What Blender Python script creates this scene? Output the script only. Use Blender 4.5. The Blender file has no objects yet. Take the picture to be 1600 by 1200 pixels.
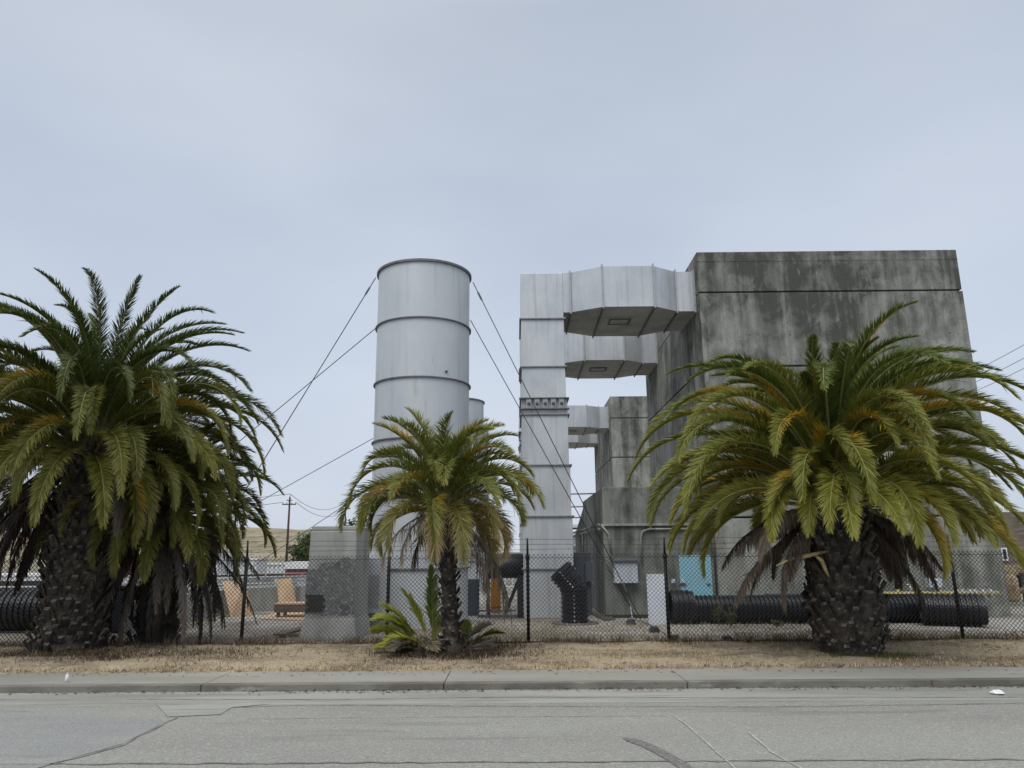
import bpy, bmesh, math, random
import numpy as np
from mathutils import Vector, Matrix
R = math.radians
random.seed(7)
S = bpy.context.scene
COL = S.collection

# ---------------------------------------------------------------- camera
CAM_H = 2.0
F = 1156.0
ROT = Matrix.Rotation(R(0.30), 3, 'Z') @ Matrix.Rotation(R(90 + 12.72), 3, 'X') @ Matrix.Rotation(R(-0.45), 3, 'Z')
cd = bpy.data.cameras.new('camera'); cam = bpy.data.objects.new('camera', cd); COL.objects.link(cam)
cam.matrix_world = Matrix.Translation((0, 0, CAM_H)) @ ROT.to_4x4()
cd.sensor_width = 36; cd.lens = F / 1600 * 36; cd.clip_start = 0.1; cd.clip_end = 3000
S.camera = cam
# ---------------------------------------------------------------- world: overcast sky
SUN_EL, SUN_AZ = R(50), R(202)
W = bpy.data.worlds.new('World'); S.world = W; W.use_nodes = True
nt = W.node_tree; nt.nodes.clear()
def nd(t, typ, **kw):
    n = t.nodes.new(typ)
    for k, v in kw.items():
        setattr(n, k, v)
    return n
out = nd(nt, 'ShaderNodeOutputWorld'); bg = nd(nt, 'ShaderNodeBackground'); bg.inputs['Strength'].default_value = 0.10
sky = nd(nt, 'ShaderNodeTexSky', sky_type='NISHITA', sun_disc=False, sun_elevation=SUN_EL, sun_rotation=SUN_AZ)
tc = nd(nt, 'ShaderNodeTexCoord'); mp = nd(nt, 'ShaderNodeMapping'); mp.inputs['Scale'].default_value = (1.0, 1.0, 2.6)
no = nd(nt, 'ShaderNodeTexNoise'); no.inputs['Scale'].default_value = 1.5; no.inputs['Detail'].default_value = 4; no.inputs['Roughness'].default_value = .45
rp = nd(nt, 'ShaderNodeValToRGB'); e = rp.color_ramp.elements
e[0].position = .30; e[0].color = (.83, .86, .90, 1); e[1].position = .70; e[1].color = (1.09, 1.07, 1.05, 1)
sx = nd(nt, 'ShaderNodeSeparateXYZ')
gr = nd(nt, 'ShaderNodeValToRGB'); g = gr.color_ramp.elements        # brightness with height: the veil is palest near the horizon and brightest overhead
g[0].position = 0.0; g[0].color = (.625, .675, .775, 1); g[1].position = .22; g[1].color = (.58, .655, .775, 1)
x = g.new(.45); x.color = (.55, .62, .735, 1); x = g.new(.64); x.color = (.565, .62, .71, 1); x = g.new(.9); x.color = (1.75, 1.72, 1.70, 1)
m1 = nd(nt, 'ShaderNodeMix', data_type='RGBA', blend_type='MULTIPLY'); m1.inputs[0].default_value = 1
m2 = nd(nt, 'ShaderNodeVectorMath', operation='SCALE'); m2.inputs['Scale'].default_value = 10.2
m3 = nd(nt, 'ShaderNodeMix', data_type='RGBA'); m3.inputs[0].default_value = .94
L = nt.links.new
L(tc.outputs['Generated'], mp.inputs[0]); L(mp.outputs[0], no.inputs[0]); L(no.outputs[0], rp.inputs[0])
L(tc.outputs['Generated'], sx.inputs[0]); L(sx.outputs['Z'], gr.inputs[0])
L(gr.outputs[0], m1.inputs[6]); L(rp.outputs[0], m1.inputs[7]); L(m1.outputs[2], m2.inputs[0])
L(sky.outputs[0], m3.inputs[6]); L(m2.outputs[0], m3.inputs[7]); L(m3.outputs[2], bg.inputs[0]); L(bg.outputs[0], out.inputs[0])
sd = bpy.data.lights.new('sun', 'SUN'); sd.energy = 1.5; sd.angle = R(35); sd.color = (1, .97, .92)
so = bpy.data.objects.new('sun', sd); COL.objects.link(so)
so.rotation_euler = (Vector((math.sin(SUN_AZ) * math.cos(SUN_EL), math.cos(SUN_AZ) * math.cos(SUN_EL), math.sin(SUN_EL)))).to_track_quat('Z', 'Y').to_euler()
S.view_settings.view_transform = 'Standard'; S.view_settings.look = 'None'; S.view_settings.exposure = 0; S.view_settings.gamma = 1
S.cycles.max_bounces = 6; S.cycles.transparent_max_bounces = 8

# ---------------------------------------------------------------- measuring helpers (photo pixels -> points at a true depth)
def ray(px, py): return ROT @ Vector(((px - 800) / F, -(py - 600) / F, -1))
def at(px, py, Y):
    d = ray(px, py); t = Y / d.y; return Vector((d.x * t, Y, CAM_H + d.z * t))
def gnd(px, py, z=0.1):
    d = ray(px, py); t = (z - CAM_H) / d.z; return Vector((d.x * t, d.y * t, z))
GZ = 0.10
# ---------------------------------------------------------------- materials
def mat(name, col, rough=.6, metal=0., layers=(), bump=0., bscale=30., bstretch=(1, 1, 1), spec=.5, rvar=0., coords='world'):
    """layers: (colour, scale, stretch, lo, hi, amount)"""
    m = bpy.data.materials.new(name); m.use_nodes = True; t = m.node_tree; t.nodes.clear(); l = t.links.new
    o = nd(t, 'ShaderNodeOutputMaterial'); p = nd(t, 'ShaderNodeBsdfPrincipled'); l(p.outputs[0], o.inputs[0])
    p.inputs['Base Color'].default_value = (*col, 1); p.inputs['Roughness'].default_value = rough; p.inputs['Metallic'].default_value = metal
    p.inputs['Specular IOR Level'].default_value = spec
    if coords == 'world': src = nd(t, 'ShaderNodeNewGeometry').outputs['Position']
    else: src = nd(t, 'ShaderNodeTexCoord').outputs['Object']
    prev = None
    for k, (c, sc, st, lo, hi, amt) in enumerate(layers):
        mpn = nd(t, 'ShaderNodeMapping'); mpn.inputs['Scale'].default_value = st; mpn.inputs['Location'].default_value = (k * 13.7, k * 5.1, k * 3.3)
        n = nd(t, 'ShaderNodeTexNoise'); n.inputs['Scale'].default_value = sc; n.inputs['Detail'].default_value = 8; n.inputs['Roughness'].default_value = .6
        r = nd(t, 'ShaderNodeMapRange'); r.inputs['From Min'].default_value = lo; r.inputs['From Max'].default_value = hi; r.inputs['To Max'].default_value = amt
        mx = nd(t, 'ShaderNodeMix', data_type='RGBA'); mx.inputs[7].default_value = (*c, 1)
        l(src, mpn.inputs[0]); l(mpn.outputs[0], n.inputs[0]); l(n.outputs[0], r.inputs[0]); l(r.outputs[0], mx.inputs[0])
        if prev is None: mx.inputs[6].default_value = (*col, 1)
        else: l(prev, mx.inputs[6])
        prev = mx.outputs[2]
        if k == 0 and rvar:
            rr = nd(t, 'ShaderNodeMapRange'); rr.inputs['To Min'].default_value = rough - rvar; rr.inputs['To Max'].default_value = rough + rvar
            l(n.outputs[0], rr.inputs[0]); l(rr.outputs[0], p.inputs['Roughness'])
    if prev is not None: l(prev, p.inputs['Base Color'])
    if bump:
        mpn = nd(t, 'ShaderNodeMapping'); mpn.inputs['Scale'].default_value = bstretch
        n = nd(t, 'ShaderNodeTexNoise'); n.inputs['Scale'].default_value = bscale; n.inputs['Detail'].default_value = 6
        b = nd(t, 'ShaderNodeBump'); b.inputs['Strength'].default_value = bump; b.inputs['Distance'].default_value = .02
        l(src, mpn.inputs[0]); l(mpn.outputs[0], n.inputs[0]); l(n.outputs[0], b.inputs['Height']); l(b.outputs[0], p.inputs['Normal'])
    return m
V1 = (1, 1, 1)
M = {}
def wallmat(name, light, mid, dark, z0, z1, xe):
    m = bpy.data.materials.new(name); m.use_nodes = True; t = m.node_tree; t.nodes.clear(); l = t.links.new
    o = nd(t, 'ShaderNodeOutputMaterial'); p = nd(t, 'ShaderNodeBsdfPrincipled'); p.inputs['Roughness'].default_value = .9; l(p.outputs[0], o.inputs[0])
    src = nd(t, 'ShaderNodeNewGeometry').outputs['Position']
    def noise(sc, st, lo, hi, det=7, loc=0, dist=0):
        mp_ = nd(t, 'ShaderNodeMapping'); mp_.inputs['Scale'].default_value = st; mp_.inputs['Location'].default_value = (loc, loc * .7, loc * .3)
        n = nd(t, 'ShaderNodeTexNoise'); n.inputs['Scale'].default_value = sc; n.inputs['Detail'].default_value = det; n.inputs['Roughness'].default_value = .62; n.inputs['Distortion'].default_value = dist
        r = nd(t, 'ShaderNodeMapRange'); r.inputs['From Min'].default_value = lo; r.inputs['From Max'].default_value = hi
        l(src, mp_.inputs[0]); l(mp_.outputs[0], n.inputs[0]); l(n.outputs[0], r.inputs[0]); return r.outputs[0]
    def mth(op, a_, b_, cl=False):
        n = nd(t, 'ShaderNodeMath', operation=op, use_clamp=cl)
        for k, v_ in enumerate((a_, b_)):
            if isinstance(v_, (int, float)): n.inputs[k].default_value = v_
            else: l(v_, n.inputs[k])
        return n.outputs[0]
    def mix(f_, A, B):
        n = nd(t, 'ShaderNodeMix', data_type='RGBA')
        l(f_, n.inputs[0])
        for k, v_ in ((6, A), (7, B)):
            if isinstance(v_, tuple): n.inputs[k].default_value = (*v_, 1)
            else: l(v_, n.inputs[k])
        return n.outputs[2]
    sp = nd(t, 'ShaderNodeSeparateXYZ'); l(src, sp.inputs[0])
    hz = nd(t, 'ShaderNodeMapRange'); hz.inputs['From Min'].default_value = z0; hz.inputs['From Max'].default_value = z1; l(sp.outputs['Z'], hz.inputs[0])   # soot settles towards the parapet
    ed = nd(t, 'ShaderNodeMapRange'); ed.inputs['From Min'].default_value = xe + .05; ed.inputs['From Max'].default_value = xe + .8; l(sp.outputs['X'], ed.inputs[0])
    ed2 = nd(t, 'ShaderNodeMapRange'); ed2.inputs['From Min'].default_value = xe - .01; ed2.inputs['From Max'].default_value = xe + .01; ed2.inputs['To Min'].default_value = 1; ed2.inputs['To Max'].default_value = 0; l(sp.outputs['X'], ed2.inputs[0])
    strk = noise(1.5, (1, 1, .035), .40, .60, 6); strk2 = noise(5.0, (1, 1, .07), .42, .60, 6, 4); blot = noise(1.3, (1, 1, .8), .42, .60, 9, 9, .4)
    k_ = mth('ADD', mth('MULTIPLY', strk, .50), mth('MULTIPLY', blot, .54)); k_ = mth('ADD', k_, mth('MULTIPLY', strk2, .24)); k_ = mth('ADD', k_, mth('MULTIPLY', hz.outputs[0], .66)); k_ = mth('SUBTRACT', k_, .44)
    edge = mth('MAXIMUM', ed.outputs[0], ed2.outputs[0]); k_ = mth('SUBTRACT', k_, mth('MULTIPLY', mth('SUBTRACT', 1, edge), .42), True)
    c = mix(noise(2.5, (1, 1, .25), .42, .62, 7, 14), light, mid); c = mix(k_, c, dark)
    c = mix(mth('MULTIPLY', noise(3.2, (1, 1, .5), .60, .68, 9, 20, .6), .45), c, (.30, .32, .30)); c = mix(mth('MULTIPLY', noise(5, (1, 1, .05), .60, .70, 4, 31), .35), c, (.26, .27, .24))
    c = mix(mth('MULTIPLY', noise(16, (1, 1, .7), .58, .70, 8, 40), .5), c, tuple(v_ * .5 for v_ in dark)); l(c, p.inputs['Base Color'])
    b = nd(t, 'ShaderNodeBump'); b.inputs['Strength'].default_value = .35; b.inputs['Distance'].default_value = .02; l(noise(18, (1, 1, .6), .3, .7), b.inputs['Height']); l(b.outputs[0], p.inputs['Normal'])
    return m
BXE = at(1088, 394, gnd(1300, 965).y).x
M['wall'] = wallmat('weathered_concrete', (.31, .32, .29), (.205, .21, .185), (.062, .064, .054), 4.0, 10.8, BXE)
M['plinth'] = wallmat('stained_concrete', (.23, .24, .215), (.14, .15, .13), (.048, .053, .044), -1.5, 7.0, at(940, 761, gnd(1300, 965).y + .35).x)
M['groove'] = mat('dark_joint', (.035, .036, .032), .9)
M['stack'] = mat('dull_grey_paint', (.50, .53, .55), .48, .1, layers=[
    ((.44, .475, .52), 1.2, (1, 1, .5), .4, .65, .7), ((.33, .345, .36), 4.5, (1, 1, .05), .55, .70, .65), ((.56, .59, .60), 2.6, (1, 1, .3), .6, .72, .4), ((.28, .23, .19), 5, (1, 1, .09), .64, .73, .5), ((.15, .14, .13), 40, (1, 1, .3), .70, .76, .6)], bump=.16, bscale=2.2, rvar=.1)
M['duct'] = mat('galvanised_sheet', (.53, .55, .56), .42, .3, layers=[
    ((.41, .435, .46), 1.5, (1, 1, .6), .4, .62, .85), ((.33, .335, .34), 8, (1, 1, .03), .53, .68, .6), ((.60, .60, .60), 11, (1, 1, .03), .58, .68, .5), ((.20, .185, .165), 14, (1, 1, .12), .68, .76, .5)], bump=.35, bscale=1.6, rvar=.12)
M['ductlow'] = mat('dirty_sheet_underside', (.48, .475, .46), .7, .1, layers=[((.34, .335, .32), 1.5, V1, .42, .62, .8), ((.08, .07, .06), 5, V1, .64, .69, .8)], bump=.05, bscale=3)
M['flange'] = mat('weathered_steel', (.15, .15, .16), .6, .3, layers=[((.07, .06, .055), 8, V1, .5, .65, .7)])
M['lip'] = mat('pale_flange_metal', (.36, .37, .38), .5, .3, layers=[((.16, .14, .12), 8, V1, .55, .7, .6)])
M['black'] = mat('black_vinyl', (.012, .012, .013), .45)
M['wire'] = mat('steel_cable', (.05, .05, .055), .5, .4)
M['pipe'] = mat('black_corrugated_plastic', (.009, .010, .015), .38, layers=[((.05, .05, .052), 3, V1, .56, .74, .4)], bump=.05, bscale=9)
M['asphalt'] = mat('worn_asphalt', (.27, .275, .25), .9, layers=[
    ((.22, .222, .205), .45, (.35, 1, 1), .40, .62, .8), ((.27, .27, .245), 1.6, (.5, 1, 1), .52, .68, .5), ((.40, .395, .36), 34, V1, .52, .66, .75), ((.10, .10, .095), 42, V1, .53, .68, .8), ((.55, .55, .52), 22, V1, .68, .72, .7), ((.12, .12, .11), 7, (.6, 1, 1), .66, .72, .5), ((.15, .15, .14), .9, (.25, 2, 1), .60, .68, .5)], bump=.8, bscale=45)
M['patch'] = mat('sealed_asphalt', (.225, .233, .232), .85, layers=[((.27, .275, .26), 1.1, (.4, 1, 1), .42, .62, .85), ((.36, .36, .34), 34, V1, .54, .66, .7), ((.12, .12, .115), 42, V1, .54, .68, .7), ((.16, .165, .165), 1.7, (.4, 1.4, 1), .58, .70, .6)], bump=.7, bscale=45)
M['seam'] = mat('crack_filler', (.13, .13, .12), .85, layers=[((.24, .24, .22), 4, V1, .46, .58, .9)])
M['gutter'] = mat('gutter_concrete', (.30, .305, .28), .85, layers=[((.19, .19, .17), 1.2, (.2, 2, 1), .45, .62, .8), ((.13, .125, .11), 3, (.25, 3, 1), .58, .7, .7), ((.40, .40, .37), 34, V1, .56, .68, .5), ((.11, .105, .09), 4, (.12, 2, 1), .62, .68, .7)], bump=.4, bscale=45)
M['kerb'] = mat('kerb_concrete', (.19, .185, .16), .9, layers=[((.10, .095, .08), 1.6, (.5, 1, 1), .42, .6, .8), ((.33, .32, .29), 5, (.3, 1, 1), .62, .70, .7), ((.07, .065, .055), 14, (.5, 1, 1), .58, .7, .6)], bump=.5, bscale=40)
M['walk'] = mat('sidewalk_concrete', (.31, .31, .275), .88, layers=[((.235, .235, .20), .5, (.4, 1.6, 1), .42, .60, .85), ((.32, .315, .28), 1.8, (.6, 1.4, 1), .58, .70, .5), ((.14, .135, .11), 12, V1, .62, .72, .5), ((.37, .36, .33), 34, V1, .56, .68, .5), ((.10, .095, .08), 5, (.4, 1, 1), .66, .71, .6)], bump=.4, bscale=45)
M['verge'] = mat('dry_verge_soil', (.36, .295, .20), .95, layers=[((.15, .115, .075), .8, (.6, 1, 1), .45, .60, .9), ((.42, .35, .24), 3, V1, .52, .66, .7), ((.06, .05, .035), 9, V1, .58, .68, .8), ((.42, .35, .24), 40, V1, .6, .7, .5)], bump=1, bscale=26)
M['yard'] = mat('yard_paving', (.34, .335, .31), .9, layers=[((.20, .165, .12), .35, V1, .46, .56, .85), ((.15, .13, .10), 1.4, V1, .52, .64, .7), ((.36, .35, .32), 2.4, V1, .60, .70, .4), ((.10, .085, .065), 12, V1, .60, .70, .6)], bump=.5, bscale=30)
M['far'] = mat('far_ground', (.22, .19, .13), .95, layers=[((.13, .13, .08), .05, V1, .45, .6, .8)])
M['hill'] = mat('dry_grass_hill', (.27, .225, .15), .95, layers=[((.17, .15, .085), .12, (1, .04, 4), .45, .62, .8), ((.10, .10, .055), .30, (1, .05, 3), .50, .58, .95), ((.38, .30, .18), .4, V1, .56, .7, .5)])
M['bark'] = mat('palm_trunk_boots', (.075, .062, .05), .95, layers=[((.018, .015, .012), 5, V1, .42, .6, .85), ((.24, .21, .175), 9, V1, .57, .7, .8)], bump=.8, bscale=30)
M['barktip'] = mat('palm_boot_ends', (.145, .128, .105), .95, layers=[((.04, .035, .028), 6, V1, .44, .56, .9)], bump=.8, bscale=40)
M['stalk'] = mat('cream_flower_stalk', (.48, .40, .18), .7, layers=[((.17, .11, .05), 16, V1, .56, .62, .85)])
M['ply'] = mat('plywood', (.50, .36, .235), .8, layers=[((.40, .27, .16), 3, (1, 1, .2), .45, .62, .7)])
M['plyold'] = mat('weathered_timber', (.17, .14, .115), .9, layers=[((.09, .075, .06), 9, (.2, 1, 1), .45, .6, .8)])
M['white'] = mat('white_painted_metal', (.52, .56, .62), .5, layers=[((.40, .43, .47), 3, (1, 1, .3), .5, .68, .6), ((.2, .15, .1), 20, (1, 1, .2), .70, .76, .6)])
M['cabinet'] = mat('blue_grey_enamel', (.105, .125, .155), .5, .1, layers=[((.075, .085, .10), 3, (1, 1, .3), .45, .65, .7)])
M['cabwhite'] = mat('pale_container_paint', (.68, .70, .71), .6, layers=[((.32, .32, .31), 2, (1, 1, .2), .52, .68, .6)])
M['red'] = mat('dark_red_paint', (.16, .025, .025), .6, layers=[((.09, .02, .02), 2, V1, .5, .62, .7)])
M['orange'] = mat('orange_enamel', (.55, .22, .03), .5, layers=[((.34, .12, .02), 6, (1, 1, .3), .55, .7, .6)])
M['cyan'] = mat('sky_blue_door_paint', (.25, .50, .60), .55, layers=[((.24, .47, .54), 2, V1, .5, .65, .6)])
M['yellow'] = mat('faded_yellow_pipe', (.45, .37, .11), .6, layers=[((.38, .36, .28), 3, V1, .48, .6, .8), ((.12, .09, .05), 16, V1, .62, .7, .7)])
M['rail'] = mat('galvanised_rail', (.42, .43, .43), .5, .3)
M['tan'] = mat('tan_painted_steel', (.34, .27, .17), .7, layers=[((.16, .10, .06), 4, V1, .52, .64, .8)])
M['glass'] = mat('dark_glass', (.015, .018, .02), .1)
M['pole'] = mat('creosoted_pole', (.07, .045, .038), .9)
M['cable'] = mat('distant_cable', (.10, .11, .125), .7)
M['mark'] = mat('chalky_white_mark', (.42, .42, .40), .85, layers=[((.24, .24, .22), 30, V1, .48, .58, .9)])
M['tyre'] = mat('tyre_mark', (.11, .112, .105), .8, layers=[((.21, .21, .195), 26, V1, .45, .60, .9)])
M['slab'] = mat('patched_concrete', (.37, .38, .365), .9, layers=[((.20, .205, .19), 1.4, (1, 1, .3), .45, .62, .7), ((.37, .38, .36), 4, (1, 1, .4), .58, .68, .5), ((.12, .115, .095), 3, (1, 1, .12), .60, .70, .6)], bump=.35, bscale=20)
M['slabdark'] = mat('dark_roughcast', (.17, .175, .18), .95, layers=[((.08, .08, .08), 2.0, V1, .5, .62, .7), ((.34, .35, .35), 12, V1, .52, .62, .8), ((.05, .05, .05), 17, V1, .54, .64, .8), ((.20, .20, .12), 5, V1, .66, .74, .5)], bump=.9, bscale=28)
M['tap'] = mat('litter_plastic', (.75, .76, .78), .4)
M['debris'] = mat('dead_leaf_litter', (.10, .07, .045), .95, layers=[((.22, .17, .11), 14, V1, .5, .6, .8)])

def leafmat(name, rough, trans, spec):
    m = bpy.data.materials.new(name); m.use_nodes = True; t = m.node_tree; t.nodes.clear(); l = t.links.new
    o = nd(t, 'ShaderNodeOutputMaterial'); p = nd(t, 'ShaderNodeBsdfPrincipled'); a = nd(t, 'ShaderNodeVertexColor', layer_name='Col')
    p.inputs['Roughness'].default_value = rough; p.inputs['Specular IOR Level'].default_value = spec
    tr = nd(t, 'ShaderNodeBsdfTranslucent'); mx = nd(t, 'ShaderNodeMixShader'); mx.inputs[0].default_value = trans
    l(a.outputs[0], p.inputs['Base Color']); l(a.outputs[0], tr.inputs[0]); l(p.outputs[0], mx.inputs[1]); l(tr.outputs[0], mx.inputs[2]); l(mx.outputs[0], o.inputs[0])
    return m
M['leaf'] = leafmat('palm_leaflets', .5, .22, .4)
M['grass'] = leafmat('dry_grass_blades', .85, .15, .1)
M['crown'] = leafmat('tree_leaves', .6, .15, .3)

# ---------------------------------------------------------------- mesh builder
class MB:
    def __init__(s): s.v = []; s.f = []; s.m = []; s.sm = []
    def add(s, vs, fs, mi=0, smooth=False):
        b = len(s.v); s.v += [tuple(x) for x in vs]
        for f in fs: s.f.append(tuple(i + b for i in f)); s.m.append(mi); s.sm.append(smooth)
        return s
    def box(s, a, b, mi=0):
        x0, y0, z0 = (min(a[i], b[i]) for i in range(3)); x1, y1, z1 = (max(a[i], b[i]) for i in range(3))
        return s.add([(x0, y0, z0), (x1, y0, z0), (x1, y1, z0), (x0, y1, z0), (x0, y0, z1), (x1, y0, z1), (x1, y1, z1), (x0, y1, z1)],
                     [(0, 3, 2, 1), (4, 5, 6, 7), (0, 1, 5, 4), (1, 2, 6, 5), (2, 3, 7, 6), (3, 0, 4, 7)], mi)
    def hexa(s, lo, hi, mi=0):      # two quads of 4 points each (bottom, top), counter-clockwise from above
        return s.add(list(lo) + list(hi), [(3, 2, 1, 0), (4, 5, 6, 7), (0, 1, 5, 4), (1, 2, 6, 5), (2, 3, 7, 6), (3, 0, 4, 7)], mi)
    def bar(s, p, q, w, h, mi=0, up=(0, 0, 1)):
        p = Vector(p); q = Vector(q); d = (q - p).normalized(); u = Vector(up); sd_ = d.cross(u)
        if sd_.length < 1e-4: sd_ = d.cross(Vector((0, 1, 0)))
        sd_.normalize(); u = sd_.cross(d); a = sd_ * w / 2; b = u * h / 2
        return s.add([p - a - b, p + a - b, p + a + b, p - a + b, q - a - b, q + a - b, q + a + b, q - a + b],
                     [(0, 3, 2, 1), (4, 5, 6, 7), (0, 1, 5, 4), (1, 2, 6, 5), (2, 3, 7, 6), (3, 0, 4, 7)][::1], mi)
    def tube(s, pts, r, n=8, mi=0, cap=True, smooth=True):
        pts = [Vector(p) for p in pts]; rs = r if isinstance(r, (list, tuple)) else [r] * len(pts)
        vs = []; fs = []; ref = None
        for i, p in enumerate(pts):
            d = (pts[min(i + 1, len(pts) - 1)] - pts[max(i - 1, 0)]).normalized()
            if ref is None:
                ref = d.cross(Vector((0, 0, 1)) if abs(d.z) < .9 else Vector((1, 0, 0))).normalized()
            ref = (ref - d * ref.dot(d)).normalized(); w = d.cross(ref)
            for k in range(n):
                a = 2 * math.pi * k / n; vs.append(p + (ref * math.cos(a) + w * math.sin(a)) * rs[i])
        for i in range(len(pts) - 1):
            for k in range(n):
                fs.append((i * n + k, i * n + (k + 1) % n, (i + 1) * n + (k + 1) % n, (i + 1) * n + k))
        if cap: fs.append(tuple(range(n))[::-1]); fs.append(tuple(range((len(pts) - 1) * n, len(pts) * n)))
        return s.add(vs, fs, mi, smooth)
    def build(s, name, mats, parent=None, bev=0, origin=None):
        me = bpy.data.meshes.new(name)
        if parent is not None:
            off = parent.get('_w'); off = Vector(off) if off else Vector((0, 0, 0))
        elif origin is not None: off = Vector(origin)
        else:
            a = np.array(s.v); off = Vector(((a[:, 0].min() + a[:, 0].max()) / 2, (a[:, 1].min() + a[:, 1].max()) / 2, a[:, 2].min()))
        me.from_pydata([(v[0] - off[0], v[1] - off[1], v[2] - off[2]) for v in s.v], [], s.f)
        if not isinstance(mats, (list, tuple)): mats = [mats]
        for m_ in mats: me.materials.append(M[m_] if isinstance(m_, str) else m_)
        me.polygons.foreach_set('material_index', s.m); me.polygons.foreach_set('use_smooth', s.sm); me.update()
        o = bpy.data.objects.new(name, me); COL.objects.link(o)
        if parent is not None: o.parent = parent
        else: o.location = off
        o['_w'] = tuple(off)
        if bev:
            md = o.modifiers.new('bevel', 'BEVEL'); md.width = bev; md.segments = 2; md.limit_method = 'ANGLE'; md.angle_limit = R(40)
        return o
def npobj(name, v, f4, f3, col, m_, parent=None, smooth=False):
    """fast mesh from numpy arrays (quads then triangles) with a colour per vertex"""
    off = np.array(parent['_w']) if parent is not None else np.zeros(3)
    me = bpy.data.meshes.new(name); nv = len(v); n4, n3 = len(f4), len(f3)
    me.vertices.add(nv); me.vertices.foreach_set('co', (v - off).astype(np.float32).ravel())
    me.loops.add(n4 * 4 + n3 * 3); me.polygons.add(n4 + n3)
    idx = np.concatenate([np.asarray(f4).ravel(), np.asarray(f3).ravel()]).astype(np.int32)
    me.loops.foreach_set('vertex_index', idx)
    st = np.concatenate([np.arange(n4) * 4, n4 * 4 + np.arange(n3) * 3]).astype(np.int32)
    me.polygons.foreach_set('loop_start', st)
    me.update(calc_edges=True)
    if smooth: me.polygons.foreach_set('use_smooth', np.ones(n4 + n3, bool))
    ca = me.color_attributes.new('Col', 'FLOAT_COLOR', 'POINT')
    ca.data.foreach_set('color', np.concatenate([col, np.ones((nv, 1))], 1).astype(np.float32).ravel())
    me.materials.append(M[m_])
    o = bpy.data.objects.new(name, me); COL.objects.link(o)
    if parent is not None: o.parent = parent
    o['_w'] = tuple(off)
    return o
def tag(o, label, cat, group=None, kind=None):
    if label: o['label'] = label
    if cat: o['category'] = cat
    if group: o['group'] = group
    if kind: o['kind'] = kind
    return o
def thing(name, loc, label, cat, group=None):
    o = bpy.data.objects.new(name, None); COL.objects.link(o); o.location = loc; o.empty_display_size = .3
    o['_w'] = tuple(loc); return tag(o, label, cat, group)
def struct(o): o['kind'] = 'structure'; return o

# ---------------------------------------------------------------- ground, road, kerb, sidewalk, verge, yard
Y_GUT = gnd(800, 1099, 0).y; Y_KERB = gnd(800, 1078, 0).y; Y_WALK = gnd(800, 1047, GZ).y
FY = gnd(825, 1008, GZ).y
struct(MB().box((-900, Y_WALK + .3, .02), (900, 1500, .06)).build('ground', 'far'))
struct(MB().box((-300, -30, -.2), (300, Y_KERB, 0)).build('road', 'asphalt'))
def sheet(name, pts, z, m_, th=.004):
    n = len(pts); vs = [(x, y, z) for x, y in pts]
    return struct(MB().add(vs, [tuple(range(n))]).build(name, m_))
struct(MB().box((-60, Y_GUT, 0), (60, Y_KERB, .004)).build('gutter', 'gutter'))
mb = MB()
for k in range(-12, 13): mb.box((k * 3.6 - 1.1, Y_KERB, -.1), (k * 3.6 + 2.488, Y_KERB + .16, GZ))
struct(mb.build('kerb', 'kerb', bev=.012))
mb = MB()
for k in range(-12, 13): mb.box((k * 3.6 - 1.1, Y_KERB + .166, -.1), (k * 3.6 + 2.488, Y_WALK, GZ - .002))
struct(mb.build('sidewalk', 'walk', bev=.006))
struct(MB().box((-60, Y_KERB + .17, -.12), (60, Y_WALK, GZ - .03)).build('sidewalk_bed', 'groove'))
# lumpy verge
nx, ny = 420, 34; rg = np.random.RandomState(3)
vx = np.linspace(-30, 30, nx); vy = np.linspace(Y_WALK, FY + .7, ny); X, Yg = np.meshgrid(vx, vy)
def smooth_noise(X, Y, sc, seed):
    r = np.random.RandomState(seed); G = r.rand(220, 220); u = X * sc + 90; v = Y * sc + 20
    i = np.floor(u).astype(int) % 219; j = np.floor(v).astype(int) % 219; fu = u - np.floor(u); fv = v - np.floor(v)
    fu = fu * fu * (3 - 2 * fu); fv = fv * fv * (3 - 2 * fv)
    return (G[i, j] * (1 - fu) + G[i + 1, j] * fu) * (1 - fv) + (G[i, j + 1] * (1 - fu) + G[i + 1, j + 1] * fu) * fv
Z = GZ + .012 + .05 * smooth_noise(X, Yg, 1.2, 1) + .025 * smooth_noise(X, Yg, 4, 2)
Z[0] = GZ - .004; Z[1] = GZ + .012; Z[-1] = GZ - .02
v = np.stack([X.ravel(), Yg.ravel(), Z.ravel()], 1)
i = np.arange(nx * ny).reshape(ny, nx); q = np.stack([i[:-1, :-1], i[:-1, 1:], i[1:, 1:], i[1:, :-1]], -1).reshape(-1, 4)
struct(npobj('verge', v, q, np.zeros((0, 3), int), np.ones((len(v), 3)), 'verge', smooth=True))
struct(MB().box((-60, Y_WALK + .4, GZ - .06), (60, 75, GZ)).build('yard_ground', 'yard'))
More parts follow.
